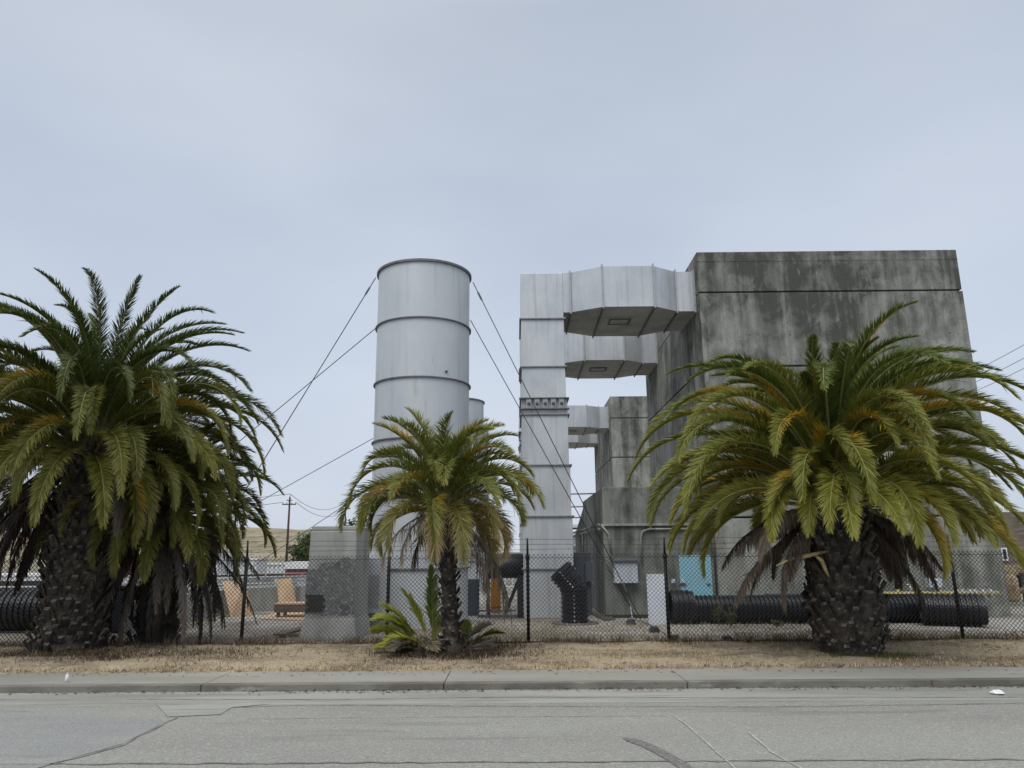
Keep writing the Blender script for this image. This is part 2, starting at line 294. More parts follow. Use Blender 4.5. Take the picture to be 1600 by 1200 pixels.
# road markings of wear: seal patch, cracks, tyre mark, scratches
def G2(px, py): p = gnd(px, py, 0); return (p.x, p.y)
sheet('sealed_patch', [G2(-260, 1240), G2(10, 1240), G2(60, 1200), G2(190, 1163), G2(262, 1127), G2(200, 1121), G2(60, 1112), G2(-150, 1106)], .0045, 'patch')
sheet('gutter_spill', [G2(262, 1121), G2(345, 1117), G2(362, 1106), G2(420, 1101), G2(420, 1096), G2(240, 1096)], .008, 'gutter')
def strip(name, pix, w, m_, z=.006, jit=.0, var=.35):
    P_ = [Vector(G2(*p)) for p in pix]; fine = []
    for a, b in zip(P_[:-1], P_[1:]):
        n = max(2, int((b - a).length / .12))
        for k in range(n): fine.append(a.lerp(b, k / n))
    fine.append(P_[-1]); vs = []; fs = []
    for k, p in enumerate(fine):
        d = (fine[min(k + 1, len(fine) - 1)] - fine[max(k - 1, 0)]).normalized(); nn = Vector((-d.y, d.x))
        c = p + nn * random.uniform(-jit, jit); ww = w * random.uniform(.85 - var, .85 + var) * (0.4 if k in (0, len(fine) - 1) else 1)
        vs += [(*(c - nn * ww / 2), z), (*(c + nn * ww / 2), z)]
        if k: fs.append((2 * k - 2, 2 * k, 2 * k + 1, 2 * k - 1)[::-1])
    return struct(MB().add(vs, fs).build(name, m_))
strip('road_crack', [(60, 1200), (190, 1165), (262, 1128), (280, 1119)], .05, 'seam', jit=.02)
strip('road_crack', [(-20, 1195), (400, 1193), (800, 1191), (1200, 1189), (1640, 1187)], .045, 'seam', jit=.02)
strip('road_crack', [(200, 1093), (500, 1094), (800, 1090), (1200, 1091), (1640, 1090)], .018, 'seam', z=.009, jit=.01)
strip('road_joint', [(365, 1106), (470, 1102), (800, 1104), (1200, 1105), (1640, 1099)], .022, 'seam', z=.009, jit=.012)
strip('road_crack', [(380, 1124), (700, 1121), (1050, 1119)], .012, 'seam', z=.007, jit=.012)
strip('tyre_mark', [(976, 1153), (1010, 1165), (1040, 1180), (1072, 1200), (1110, 1222)], .17, 'tyre', z=.007, var=.05)
strip('scratch_mark', [(1052, 1118), (1075, 1135), (1100, 1157), (1122, 1178), (1146, 1199), (1165, 1225)], .022, 'mark', z=.008, jit=.004)
strip('scratch_mark', [(1168, 1144), (1186, 1158), (1204, 1175), (1228, 1189), (1255, 1203), (1280, 1225)], .028, 'mark', z=.008, jit=.004)
strip('scratch_mark', [(100, 1057), (120, 1054), (150, 1048)], .02, 'mark', z=GZ + .004) if False else None
# leaf litter in the gutter
mb = MB()
for k in range(1500):
    x = random.uniform(-11, 11); y = Y_KERB - abs(random.gauss(0, .10)) - .01; s_ = random.uniform(.006, .03); a = random.uniform(0, 6.3)
    if x < -4 and random.random() < .6: continue
    c, s2 = math.cos(a) * s_, math.sin(a) * s_; z = .008 + random.random() * .012
    mb.add([(x - c, y - s2, z), (x + s2 * .4, y - c * .4, z + s_ * .5), (x + c, y + s2, z), (x - s2 * .4, y + c * .4, z + .004)], [(0, 1, 2, 3)])
tag(mb.build('leaf_litter', 'debris'), None, 'leaf litter', kind='stuff')['label'] = 'dead leaf litter gathered along the foot of the kerb'

mb = MB()
for k in range(2600):
    x = random.uniform(-12, 12); y = random.uniform(Y_WALK - .05, FY) if random.random() < .8 else Y_WALK - random.random() ** 2 * .5; s_ = random.uniform(.008, .035) * (1.8 if random.random() < .06 else 1); a = random.uniform(0, 6.3)
    c, s2 = math.cos(a) * s_, math.sin(a) * s_; z = GZ + (.045 + random.random() * .03 if y > Y_WALK else .006)
    mb.add([(x - c, y - s2, z), (x + s2 * .3, y - c * .3, z + s_ * .4), (x + c, y + s2, z + .006), (x - s2 * .3, y + c * .3, z + .004)], [(0, 1, 2, 3)])
tag(mb.build('verge_litter', 'debris'), 'dark dry leaf bits and twigs strewn over the verge', 'leaf litter', kind='stuff')
# ---------------------------------------------------------------- hill and far things
nx, ny = 160, 24; hx = np.linspace(-420, -4, nx); hv = np.linspace(0, 1, ny); X, T_ = np.meshgrid(hx, hv)
crest = 9.5 + 3.2 * smooth_noise(X, 0 * X, .02, 5) + 1.6 * smooth_noise(X, 0 * X, .09, 6)
Zh = .0 + crest * np.sin(T_ * math.pi / 2) ** 1.2 + 1.0 * smooth_noise(X, T_ * 150, .08, 7) * T_
v = np.stack([X.ravel(), (190 + 170 * T_).ravel(), Zh.ravel()], 1); i = np.arange(nx * ny).reshape(ny, nx)
q = np.stack([i[:-1, :-1], i[:-1, 1:], i[1:, 1:], i[1:, :-1]], -1).reshape(-1, 4)
struct(npobj('hill', v, q, np.zeros((0, 3), int), np.ones((len(v), 3)), 'hill', smooth=True))

# ---------------------------------------------------------------- concrete buildings
BD = gnd(1300, 965, GZ).y                    # front wall of the near building
pTL = at(1088, 394, BD); pTR = at(1494, 392, BD); BX0, BX1, BH = pTL.x, pTR.x, pTL.z
DEP = BD * .45
def zrow(py, px=1101, D=BD): return at(px, py, D).z
GRO = [zrow(457), zrow(573), zrow(697)]
def concrete_building(dy, label):
    t = thing('concrete_building', ((BX0 + BX1) / 2, BD + dy, GZ), label, 'building', 'tall concrete buildings in a row')
    y0, y1 = BD + dy, BD + dy + DEP; lev = [BH] + GRO + [2.9 if dy == 0 else 3, GZ - .05]
    mb = MB()
    for k in range(len(lev) - 1):
        gap = 0.028
        st = .012 * min(k, 1)
        mb.box((BX0 - st, y0 - st, lev[k + 1] + (gap if k + 2 < len(lev) else 0)), (BX1 + st, y1, lev[k] - (gap if k else 0)))
    for k in range(1, len(lev) - 1): mb.box((BX0 + .05, y0 + .05, lev[k] - .08), (BX1 - .05, y1 - .05, lev[k] + .08), 1)
    w = mb.build('wall', ['wall', 'groove'], t, bev=.015)
    # form-tie holes and corner pilaster strips on the side wall
    mb = MB()
    for zz in np.arange(GZ + .8, BH - .3, 1.25):
        for xx in np.arange(BX0 + .25, BX1 - .2, 1.22):
            if abs(min(abs(zz - g_) for g_ in GRO)) > .12:
                mb.add([(xx + .022 * math.cos(a), y0 - .017, zz + .022 * math.sin(a)) for a in np.arange(0, 6.2, 1.05)], [tuple(range(6))])
        for yy in np.arange(y0 + .3, y1 - .2, 1.22):
            mb.add([(BX0 - .017, yy + .022 * math.cos(a), zz + .022 * math.sin(a)) for a in np.arange(0, 6.2, 1.05)], [tuple(range(6))[::-1]])
    mb.build('tie_hole', 'groove', w)['kind'] = 'stuff'
    return t
b1 = concrete_building(0, 'big streaked concrete building right behind the right-hand palm, nearest of the row')
b2 = concrete_building(BD * 1.02, 'smaller looking concrete building farther back, seen between the duct tower and the big building')
mb = MB(); mb.box((BX0 - .02, BD - .006, BH - .33), (BX1, BD + .02, BH - .315)); mb.build('joint_line', 'plinth', b1)
# blue door in the near building
a = at(1060, 868, BD); b = at(1116, 966, BD); d = MB().box((a.x, BD - .045, GZ), (b.x, BD - .013, a.z)).build('door', 'cyan', b1, bev=.006)
d['label'] = 'pale blue painted door'
MB().box((b.x - .16, BD - .07, 1.0), (b.x - .06, BD - .046, 1.06)).build('handle', 'flange', d)
MB().box((a.x - .08, BD - .035, GZ), (a.x, BD - .012, a.z + .08)).box((b.x, BD - .035, GZ), (b.x + .08, BD - .012, a.z + .08)).box((a.x, BD - .035, a.z + .002), (b.x, BD - .012, a.z + .08)).build('door_frame', 'plinth', b1)
for px in (1051, 1066):
    p = at(px, 908, BD); MB().box((p.x - .05, BD - .12, p.z - .05), (p.x + .05, BD - .013, p.z + .06)).box((p.x - .09, BD - .10, p.z - .10), (p.x + .09, BD - .013, p.z - .06), 1).build('wall_light', ['white', 'flange'], b1, bev=.01)
p = at(1195, 929, BD); q = at(1252, 929, BD); MB().box((p.x, BD - .30, p.z - .02), (q.x, BD - .013, p.z + .03)).build('wall_bracket', 'cabinet', b1)

# low concrete block beside the near building
a = at(940, 761, BD + .35); PX0 = a.x; PZ = a.z; PY = BD + .35; PEND = PY + BD * .49
t = thing('concrete_block', ((PX0 + BX0) / 2, PY, GZ), 'low dark-stained concrete block with conduits, standing left of the big building', 'concrete block')
t['label'] = 'low stained concrete annex with conduits along it, between the grey cabinet and the big building'; t['category'] = 'annex'
mb = MB(); ch = .35; x1 = BX0 - .02; xm = x1 - .9
prof = [(PX0, PY, 0), (xm + .5, PY, 0), (xm + .5, PY + 7, 0), (x1, PY + 7, 0), (x1, PEND, 0), (PX0, PEND, 0)]
# body with the upper left edge chamfered behind
yk = PY + BD * .30
prof2 = [(PX0, PY), (x1, PY), (x1, PEND), (PX0, PEND)]
mb.hexa([(PX0, PY, GZ - .05), (x1, PY, GZ - .05), (x1, yk, GZ - .05), (PX0, yk, GZ - .05)], [(PX0, PY, PZ), (x1, PY, PZ), (x1, yk, PZ), (PX0, yk, PZ)])
mb.hexa([(PX0, yk, GZ - .05), (x1, yk, GZ - .05), (x1, PEND, GZ - .05), (PX0, PEND, GZ - .05)], [(PX0, yk, PZ - .25), (x1, yk, PZ - .25), (x1, PEND, PZ - 1.1), (PX0, PEND, PZ - 1.1)])
w = mb.build('wall', 'plinth', t, bev=.04)
zc_ = at(940, 821, PY).z
mb = MB(); mb.box((PX0 - .06, PY - .10, zc_ - .02), (x1 + .3, PY - .001, zc_ + .05)); mb.build('conduit', 'wall', t)
MB().bar((PX0 - .12, PY - .1, zc_ + .03), (PX0 - .12, PEND, zc_ + .03), .05, .05).bar((PX0 - .12, PY - .1, zc_ - .10), (PX0 - .12, PEND, zc_ - .10), .05, .04).build('conduit', 'wall', t)
MB().tube([(PX0 - .06, PY - .08, zc_ + .02), (PX0 + .15, PY - .06, zc_ - .25), (PX0 + .20, PY - .05, zc_ - .8)], .03).build('conduit', 'wall', t)
px_ = at(1000, 828, PY).x
MB().tube([(x1, PY - .07, zc_ - .12), (px_ + .25, PY - .07, zc_ - .12), (px_ + .06, PY - .07, zc_ - .18), (px_, PY - .07, zc_ - .36), (px_, PY - .07, zc_ - 1.1)], .03).build('conduit', 'wall', t)
MB().tube([(PX0 - .12, yk - 1, zc_ - .1), (PX0 - .12, yk - 1, zc_ - 1.3)], .04).build('conduit', 'wall', t)
MB().box((PX0 - .03, PY - .012, GZ), (x1, PY + .0, GZ + .09)).build('footing', 'groove', t)
a = at(962, 911, PY); MB().box((a.x, PY - .004, GZ + .1), (a.x + .9, PY + .02, a.z)).build('recess', 'groove', t) if False else None

# white box with a sloping lid on the front of the block, white board leaning next to it
a = at(959, 878, PY - .3); b = at(997, 911, PY - .3)
t = thing('utility_box', (a.x, PY - .3, b.z), 'pale box with a lid fixed high on the concrete annex, above the rope', 'utility box')
MB().box((a.x, PY - .34, b.z), (b.x, PY - .002, a.z)).build('body', 'white', t, bev=.012)
MB().hexa([(a.x - .04, PY - .42, a.z + .01), (b.x + .04, PY - .42, a.z + .01), (b.x + .04, PY - .002, a.z + .10), (a.x - .04, PY - .002, a.z + .10)], [(a.x - .04, PY - .42, a.z + .05), (b.x + .04, PY - .42, a.z + .05), (b.x + .04, PY - .002, a.z + .15), (a.x - .04, PY - .002, a.z + .15)]).build('lid', 'flange', t)
mb = MB(); mb.hexa([(a.x + .02, PY - .30, b.z - .55), (a.x + .10, PY - .30, b.z - .55), (a.x + .10, PY - .01, b.z - .55), (a.x + .02, PY - .01, b.z - .55)], [(a.x + .08, PY - .30, b.z), (a.x + .16, PY - .30, b.z), (a.x + .16, PY - .01, b.z), (a.x + .08, PY - .01, b.z)])
a = gnd(1014, 977); b = gnd(1045, 977); c = at(1010, 897, a.y + .3); e_ = at(1043, 897, a.y + .3)
t = MB().hexa([(a.x, a.y, GZ), (b.x, a.y, GZ), (b.x, a.y + .05, GZ), (a.x, a.y + .05, GZ)], [(c.x, c.y, c.z), (e_.x, c.y, e_.z), (e_.x, c.y + .05, e_.z), (c.x, c.y + .05, c.z)]).build('board', 'white', bev=.005)
tag(t, 'white rectangular board leaning upright at the open end of the long black pipe', 'board')

# ---------------------------------------------------------------- exhaust stacks
SY = gnd(650, 984).y + 1.35          # axis depth of the near stack
pl = at(591, 470, SY); pr = at(734.5, 470, SY); SR = (pr.x - pl.x) / 2 * .985; SXC = (pl.x + pr.x) / 2
SH = at(663, 407, SY - SR).z
def lathe(mb, c, prof, n=72, mi=0, smooth=True):
    vs = []; fs = []
    for r, z in prof:
        for k in range(n): a_ = 2 * math.pi * k / n; vs.append((c[0] + r * math.cos(a_), c[1] + r * math.sin(a_), z))
    for i_ in range(len(prof) - 1):
        for k in range(n): fs.append((i_ * n + k, i_ * n + (k + 1) % n, (i_ + 1) * n + (k + 1) % n, (i_ + 1) * n + k))
    mb.add(vs, fs, mi, smooth); return mb
ringpx = [(495, 1), (588, 1), (683, 1), (775, 1), (889, 1)]
def stack(cx, cy, H, label):
    t = thing('exhaust_stack', (cx, cy, GZ), label, 'smokestack', 'round grey exhaust stacks')
    k = (H - GZ) / (SH - GZ)
    zs = [GZ + (at(663, p_, SY - SR).z - GZ) * k for p_, _ in ringpx]
    lv = [H] + zs + [GZ]
    mb = MB()
    for a_, b_ in zip(lv[:-1], lv[1:]): lathe(mb, (cx, cy), [(SR, b_ + .004), (SR, a_ - .004)])
    lathe(mb, (cx, cy), [(SR - .03, H), (SR - .03, H - 3)])
    mb.build('shell', 'stack', t)
    for z_ in zs:
        lathe(MB(), (cx, cy), [(SR + .002, z_ - .02), (SR + .055, z_ - .02), (SR + .055, z_ - .004), (SR + .055, z_ + .012), (SR + .002, z_ + .016)], smooth=False).build('flange', 'flange', t)
    lathe(MB(), (cx, cy), [(SR - .03, H - .02), (SR + .06, H - .02), (SR + .06, H + .045), (SR - .03, H + .045)], smooth=False).build('rim', 'flange', t)
    # vertical weld seams, and an inspection plug
    mb = MB()
    for j, (a_, b_) in enumerate(zip(lv[:-1], lv[1:])):
        an = -1.2 + j * 1.9; mb.box((cx + (SR + .001) * math.cos(an) - .006, cy + (SR + .001) * math.sin(an) - .006, b_ + .03), (cx + (SR + .001) * math.cos(an) + .006, cy + (SR + .001) * math.sin(an) + .006, a_ - .03))
    mb.build('weld_seam', 'stack', t)
    return t
s1 = stack(SXC, SY, SH, 'tall round grey exhaust stack with dark ring flanges, nearest and largest')
p = at(710, 582, SY - SR * .72); 
an = -.95; MB().tube([(SXC + SR * math.cos(an) * .98, SY + SR * math.sin(an) * .98, p.z), (SXC + SR * math.cos(an) * 1.03, SY + SR * math.sin(an) * 1.03, p.z)], .04).build('inspection_plug', 'flange', s1)
SY2 = SY + BD * .80; k2 = at(757.5, 632, SY2); stack(k2.x - SR - .06, SY2, at(738, 622, SY2 - SR).z, 'middle round grey exhaust stack, mostly hidden behind the nearest one')
SY3 = SY + BD * 1.13; k3 = at(765, 669, SY3); stack(k3.x - SR - .06, SY3, at(755, 664, SY3 - SR).z, 'farthest round grey exhaust stack, a sliver above the middle palm')
# duct housing at the foot of the near stack
a = at(557, 872, SY - 1.2); b = at(604, 958, SY - 1.2)
hz = max(b.z, .45)
MB().box((a.x, SY - 1.25, hz), (SXC - .6, SY + .9, a.z)).build('inlet_housing', 'stack', s1, bev=.01)
MB().box((at(566, 0, SY - 1.25).x if False else a.x + .32, SY - 1.262, hz + .14), (a.x + .62, SY - 1.251, a.z - .42)).build('access_panel', 'lip', s1)
MB().box((a.x - .04, SY - 1.3, hz - .05), (a.x + .55, SY + .9, hz - .003)).build('housing_sill', 'flange', s1)
MB().box((a.x + .1, SY - 1.1, GZ), (SXC - .5, SY + .8, hz - .053)).build('plinth', 'slab', s1, bev=.02)

# ---------------------------------------------------------------- duct towers and cross ducts
TD = gnd(860, 966).y                      # front of the near duct tower
TX0 = at(813.5, 470, TD).x; TX1 = at(881, 510, TD).x; TZ = at(815, 427, TD).z
TDEP = 2.2
tower_px = [498, 573, 623, 648, 727, 807, 889]
def duct_unit(dy, label, first=False):
    t = thing('duct_tower', ((TX0 + TX1) / 2, TD + dy, GZ), label, 'duct tower', 'square duct towers in a row')
    y0 = TD + dy; y1 = y0 + TDEP
    zj = [at(850, p_, TD).z for p_ in tower_px]
    lv = [TZ] + zj + [GZ]
    wid = [0, 0, 0, .03, .03, .05, .06, .06]
    off = [0, .01, .02, .03, .04, .06, .09, .10]
    mb = MB()
    for k, (a_, b_) in enumerate(zip(lv[:-1], lv[1:])):
        mb.box((TX0 + off[k] * .6 - wid[k], y0 - wid[k], b_ + .006), (TX1 + off[k] * .6 + wid[k], y1 + wid[k], a_ - .006))
    mb.build('shaft', 'duct', t, bev=.012)
    for k, z_ in enumerate(zj):
        e2 = wid[k + 1] + .055; o_ = off[k + 1] * .6
        # four-sided lip
        f = MB().box((TX0 + o_ - e2, y0 - e2, z_ - .028), (TX1 + o_ + e2, y1 + e2, z_ + .002))
        f.box((TX0 + o_ - e2 + .004, y0 - e2 + .004, z_ + .003), (TX1 + o_ + e2 - .004, y1 + e2 - .004, z_ + .024), 1)
        f.build('flange', ['flange', 'lip'], t)
    # corner angle strips
    mb = MB()
    for xx in (TX0 + .03, TX1 - .05): mb.box((xx + .06, y0 - .11, GZ), (xx + .10, y0 - .03, GZ + .01))
    # damper band
    za, zb = at(850, 624, TD).z, at(850, 639, TD).z
    dm = MB().box((TX0 - .02, y0 - .05, zb), (TX1 + .05, y1 + .05, za)); 
    w_ = TX1 - TX0
    dd = dm.build('damper_band', 'lip', t)
    MB().box((TX0 - .08, y0 - .17, za), (TX1 + .10, y0 + .02, za + .03)).box((TX0 - .08, y0 - .17, zb - .03), (TX1 + .10, y0 + .02, zb)).build('damper_rail', 'flange', dd)
    for k in range(5):
        cx = TX0 + w_ * (.16 + k * .185)
        MB().box((cx - .075, y0 - .14, zb + .01), (cx + .075, y0 - .05, za - .01)).tube([(cx, y0 - .20, (za + zb) / 2), (cx, y0 - .13, (za + zb) / 2)], .05, 10, 1).build('damper_bearing', ['lip', 'flange'], dd)
    # cross duct: constant height, bulging to both sides in plan
    zt, zb_ = TZ, at(890, 488, TD).z
    xs = [TX1 + (BX0 - TX1) * r_ for r_ in (0.0, .055, .285, .665, .855, 1.0)]
    bl = [0, 0, .52, .52, 0, 0]
    mb = MB(); vs = []
    for x_, b_ in zip(xs, bl): vs += [(x_, y0 - b_, zb_), (x_, y1 + b_, zb_), (x_, y1 + b_, zt), (x_, y0 - b_, zt)]
    sidef = []; low = []
    for k in range(len(xs) - 1):
        b_ = 4 * k; low.append((b_, b_ + 1, b_ + 5, b_ + 4)); sidef += [(b_ + 1, b_ + 2, b_ + 6, b_ + 5), (b_ + 2, b_ + 3, b_ + 7, b_ + 6), (b_ + 3, b_, b_ + 4, b_ + 7)]
    mb.add(vs, sidef, 0); mb.add(vs, low, 1)
    dc = mb.build('cross_duct', ['duct', 'ductlow'], t)
    for x_, b_ in list(zip(xs, bl))[1:5]:
        f = MB(); e2 = .06
        f.box((x_ - .022, y0 - b_ - e2, zb_ - e2), (x_ + .022, y0 - b_ + .01, zt + e2)).box((x_ - .022, y1 + b_ - .01, zb_ - e2), (x_ + .022, y1 + b_ + e2, zt + e2))
        f.box((x_ - .022, y0 - b_ + .01, zb_ - e2), (x_ + .022, y1 + b_ - .01, zb_ + .01), 1).box((x_ - .022, y0 - b_ + .01, zt - .01), (x_ + .022, y1 + b_ - .01, zt + e2))
        f.build('seam_flange', ['lip', 'flange'], dc)
    f = MB(); f.box((BX0 - .06, y0 - .05, zb_ - .05), (BX0 - .001, y1 + .05, zb_)).box((BX0 - .06, y0 - .05, zb_), (BX0 - .001, y0 - .002, zt)).box((BX0 - .06, y0 - .05, zt), (BX0 - .001, y1 + .05, zt + .05)); f.build('wall_flange', 'lip', dc)
    xh = (xs[2] + xs[3]) / 2 - .1; yh = (y0 + y1) / 2 - .1
    MB().box((xh - .35, yh - .3, zb_ - .03), (xh + .35, yh - .24, zb_ - .002)).box((xh - .35, yh + .24, zb_ - .03), (xh + .35, yh + .3, zb_ - .002)).box((xh - .35, yh - .24, zb_ - .03), (xh - .29, yh + .24, zb_ - .002)).box((xh + .29, yh - .24, zb_ - .03), (xh + .35, yh + .24, zb_ - .002)).box((xh - .28, yh - .23, zb_ - .012), (xh + .28, yh + .23, zb_ - .002), 1).build('hatch', ['flange', 'ductlow'], dc)
    return t
D2 = BD * .30
duct_unit(0, 'nearest square metal duct tower, its top duct bending right to the big building', True)
duct_unit(D2, 'second square metal duct tower behind the nearest, its cross duct showing below')
duct_unit(BD * 1.04, 'third square metal duct tower, its small cross duct meeting the farther concrete building')
duct_unit(BD * 1.04 + D2, 'farthest square metal duct tower, its cross duct lowest of the four')

# ---------------------------------------------------------------- guy wires
def wire(pts, r, label, name='guy_wire', group='steel guy wires of the stacks', sag=0, m_='wire', cat='guy wire', tb=None):
    pts = [Vector(p) for p in pts]; out_ = []
    for a_, b_ in zip(pts[:-1], pts[1:]):
        n = 12 if sag else 1
        for k in range(n): u = k / n; q_ = a_.lerp(b_, u); q_.z -= sag * 4 * u * (1 - u); out_.append(q_)
    out_.append(pts[-1])
    o = MB().tube(out_, r, 5).build(name, m_); tag(o, label, cat, group)
    if tb:
        d = (pts[-1] - pts[0]).normalized()
        for u in tb:
            c = pts[0] + d * u; MB().tube([c, c + d * .12, c + d * .3, c + d * .42], [.008, .03, .03, .008], 8).build('turnbuckle', 'flange', o)
    return o
topL = at(587, 434, SY); topR = at(739, 441, SY)
anc = gnd(1001, 968)
wire([topR, anc], .014, 'upper right guy wire from the rim of the near stack across the duct tower', tb=[.25, 9.6, 12.2])
midR = at(735, 500, SY + 1); wire([midR, anc + Vector((-.06, .35, 0))], .013, 'lower right guy wire from behind the near stack across the duct tower', tb=[8.2])
gl = gnd(255, 975); wire([topL, gl], .014, 'steepest left guy wire from the near stack rim to the ground', tb=[.25])
gl = gnd(60, 950); wire([at(588, 512, SY + .8), gl], .013, 'shallower left guy wire from below the near stack rim to the left palms')
wire([at(583, 685, SY2), at(170, 915, SY2)], .018, 'low guy wire crossing the sky left of the stack to the palm')
wire([at(583, 760, SY3), at(380, 895, SY3)], .02, 'lowest guy wire, passing just above the patched concrete pillar')

# ---------------------------------------------------------------- corrugated pipes
def corrugated(mb, p, q, r, pitch=.115, amp=.036, n=36, inner=True):
    p = Vector(p); q = Vector(q); d = (q - p); Ln = d.length; d.normalize()
    ref = d.cross(Vector((0, 0, 1)) if abs(d.z) < .9 else Vector((0, 1, 0))).normalized(); w_ = d.cross(ref)
    prof = []; k = 0; s_ = 0
    while s_ + pitch <= Ln + 1e-4:
        for u, rr in ((0, r), (.18, r), (.32, r + amp), (.68, r + amp), (.82, r)): prof.append((s_ + u * pitch, rr))
        s_ += pitch
    prof.append((Ln, r))
    if inner: prof += [(Ln, r - .03), (0, r - .03), (0, r)]
    vs = []; fs = []
    for s2, rr in prof:
        for k in range(n): a_ = 2 * math.pi * k / n; vs.append(p + d * s2 + (ref * math.cos(a_) + w_ * math.sin(a_)) * rr)
    for i_ in range(len(prof) - 1):
        for k in range(n): fs.append((i_ * n + k, (i_ + 1) * n + k, (i_ + 1) * n + (k + 1) % n, i_ * n + (k + 1) % n))
    mb.add(vs, fs, 0, False); return mb
PD = gnd(1200, 976).y + .40
def pipe_pt(px, r): return at(px, 950, PD).x
x0 = pipe_pt(1082, 0); x1_ = pipe_pt(1462, 0); r_ = .325
t = thing('corrugated_pipe', ((x0 + x1_) / 2, PD, GZ), 'long black corrugated pipe lying on the yard from the white board past the right-hand palm', 'pipe', 'black corrugated pipes in the yard')
corrugated(MB(), (x0 - .5, PD, GZ + .36), (x1_, PD - .1, GZ + .36), r_).build('pipe_barrel', 'pipe', t)
xa = pipe_pt(1047, 0); corrugated(MB(), (xa, PD - .02, GZ + .43), (x0, PD - .02, GZ + .43), .40, pitch=.13, amp=.03).build('coupling', 'pipe', t)
a = gnd(1460, 980); b = gnd(1560, 982)
t = thing('corrugated_pipe', (a.x, a.y + .4, GZ), 'short black corrugated pipe length lying at the right end of the long pipe', 'pipe', 'black corrugated pipes in the yard')
corrugated(MB(), (a.x, a.y + .55, GZ + .39), (b.x, b.y + .42, GZ + .39), .355, pitch=.12).build('pipe_barrel', 'pipe', t)
a = gnd(899, 976); er = .33; ey = a.y + .35; exc = at(898, 950, ey).x
t = thing('pipe_elbow', (exc, ey, GZ), 'black corrugated pipe elbow standing up and bending left in front of the duct tower', 'pipe')
ztop = at(898, 925, ey).z; corrugated(MB(), (exc, ey, GZ + .02), (exc, ey, ztop + .14), er).build('lower_barrel', 'pipe', t)
tipc = at(877, 912, ey); dr = Vector((-.66, 0, .75)).normalized()
dm_ = Vector((-.36, 0, .93)).normalized(); c1 = Vector((exc - .03, ey, ztop + .10)); corrugated(MB(), c1, c1 + dm_ * .22, er - .003).build('middle_barrel', 'pipe', t); c2 = c1 + dm_ * .16
corrugated(MB(), c2 - dr * .02, c2 + dr * .46, er - .005).build('upper_barrel', 'pipe', t)
mb = MB()
for k in range(7): z_ = GZ + .08 + k * .105; mb.box((exc - .05, ey - er - .034, z_), (exc - .03, ey - er - .027, z_ + .035))
for k in range(6):
    c = Vector((exc - .04, ey - er - .03, ztop + .12)) + dr * (.02 + k * .10); mb.bar(c, c + dr * .035, .006, .02)
mb.build('dash_mark', 'tap', t)
MB().tube([(exc, ey, GZ + .002), (exc, ey, GZ + .025)], er + .30, 32).build('base_plate', 'flange', t)
# dark pipes behind the left palms
a = gnd(-60, 992); b = gnd(100, 992)
t = thing('corrugated_pipe', ((a.x + b.x) / 2, a.y + .6, GZ), 'black corrugated pipe in deep shade left of the front left palm trunk', 'pipe', 'black corrugated pipes in the yard')
corrugated(MB(), (a.x - 1.5, a.y + .5, GZ + .56), (b.x, a.y + .6, GZ + .56), .5, pitch=.14, amp=.035).build('pipe_barrel', 'pipe', t)
a = gnd(148, 990); b = gnd(212, 990)
t = thing('black_tank', ((a.x + b.x) / 2, a.y + .5, GZ), 'large black box-shaped bin standing in the shade between the left palm trunks', 'bin')
zt = at(180, 915, a.y).z
MB().box((a.x, a.y + .05, GZ), (b.x, a.y + 1, zt - .1)).build('body', 'pipe', t, bev=.04)
MB().box((a.x - .05, a.y, zt - .098), (b.x + .05, a.y + 1.05, zt)).build('lid', 'pipe', t, bev=.03)
for s_ in (.28, .72): MB().box((a.x + (b.x - a.x) * s_ - .03, a.y + .015, GZ + .1), (a.x + (b.x - a.x) * s_ + .03, a.y + .05, zt - .15)).build('rib', 'pipe', t)

# ---------------------------------------------------------------- grey cabinets, black stand, orange cabinet
a = gnd(897, 961); b = gnd(926, 961); yb = a.y; zt = at(905, 863, yb).z
t = thing('electrical_cabinet', ((a.x + b.x) / 2, yb, GZ), 'tall blue-grey electrical cabinet standing against the right side of the duct tower', 'cabinet')
MB().box((a.x, yb, GZ), (b.x, yb + .6, zt)).build('body', 'cabinet', t, bev=.01)
c = at(914, 878, yb - .2); MB().box((c.x, yb - .22, at(914, 909, yb - .2).z), (b.x + .02, yb - .002, c.z)).build('meter_box', 'cabinet', t, bev=.01)
MB().box((a.x + .06, yb - .012, GZ + .15), (c.x - .03, yb - .001, zt - .1)).build('cabinet_door', 'cabinet', t)
a = gnd(731, 962); b = gnd(748, 962); t = thing('electrical_cabinet', (a.x, a.y, GZ), 'small blue-grey cabinet right of the middle palm trunk, beside the orange cabinet', 'cabinet')
zt = at(740, 905, a.y).z; MB().box((a.x - .1, a.y, GZ), (b.x, a.y + .4, zt)).build('body', 'cabinet', t, bev=.01); MB().box((a.x - .06, a.y - .012, GZ + .1), (b.x - .04, a.y - .001, zt - .06)).build('cabinet_door', 'cabinet', t)
a = gnd(767, 958); b = gnd(782, 958); zt = at(775, 902, a.y).z; t = thing('orange_cabinet', (a.x, a.y, GZ), 'narrow orange cabinet under the black tank, right of the middle palm', 'cabinet')
MB().box((a.x, a.y, GZ), (b.x, a.y + .5, zt)).build('body', 'orange', t, bev=.01); MB().box((a.x - .01, a.y - .01, zt - .93), (b.x + .01, a.y + .51, zt - .90)).build('band', 'flange', t)
MB().box((b.x - .05, a.y - .02, zt - .3), (b.x - .02, a.y - .001, zt - .22)).build('handle', 'flange', t)
yb = gnd(810, 967).y + .2; a = at(757, 865, yb); b = at(823, 904, yb); r_ = (a.z - b.z) / 2
t = thing('black_tank', ((a.x + b.x) / 2, yb, GZ), 'black horizontal tank on braced legs between the stack and the duct tower', 'tank')
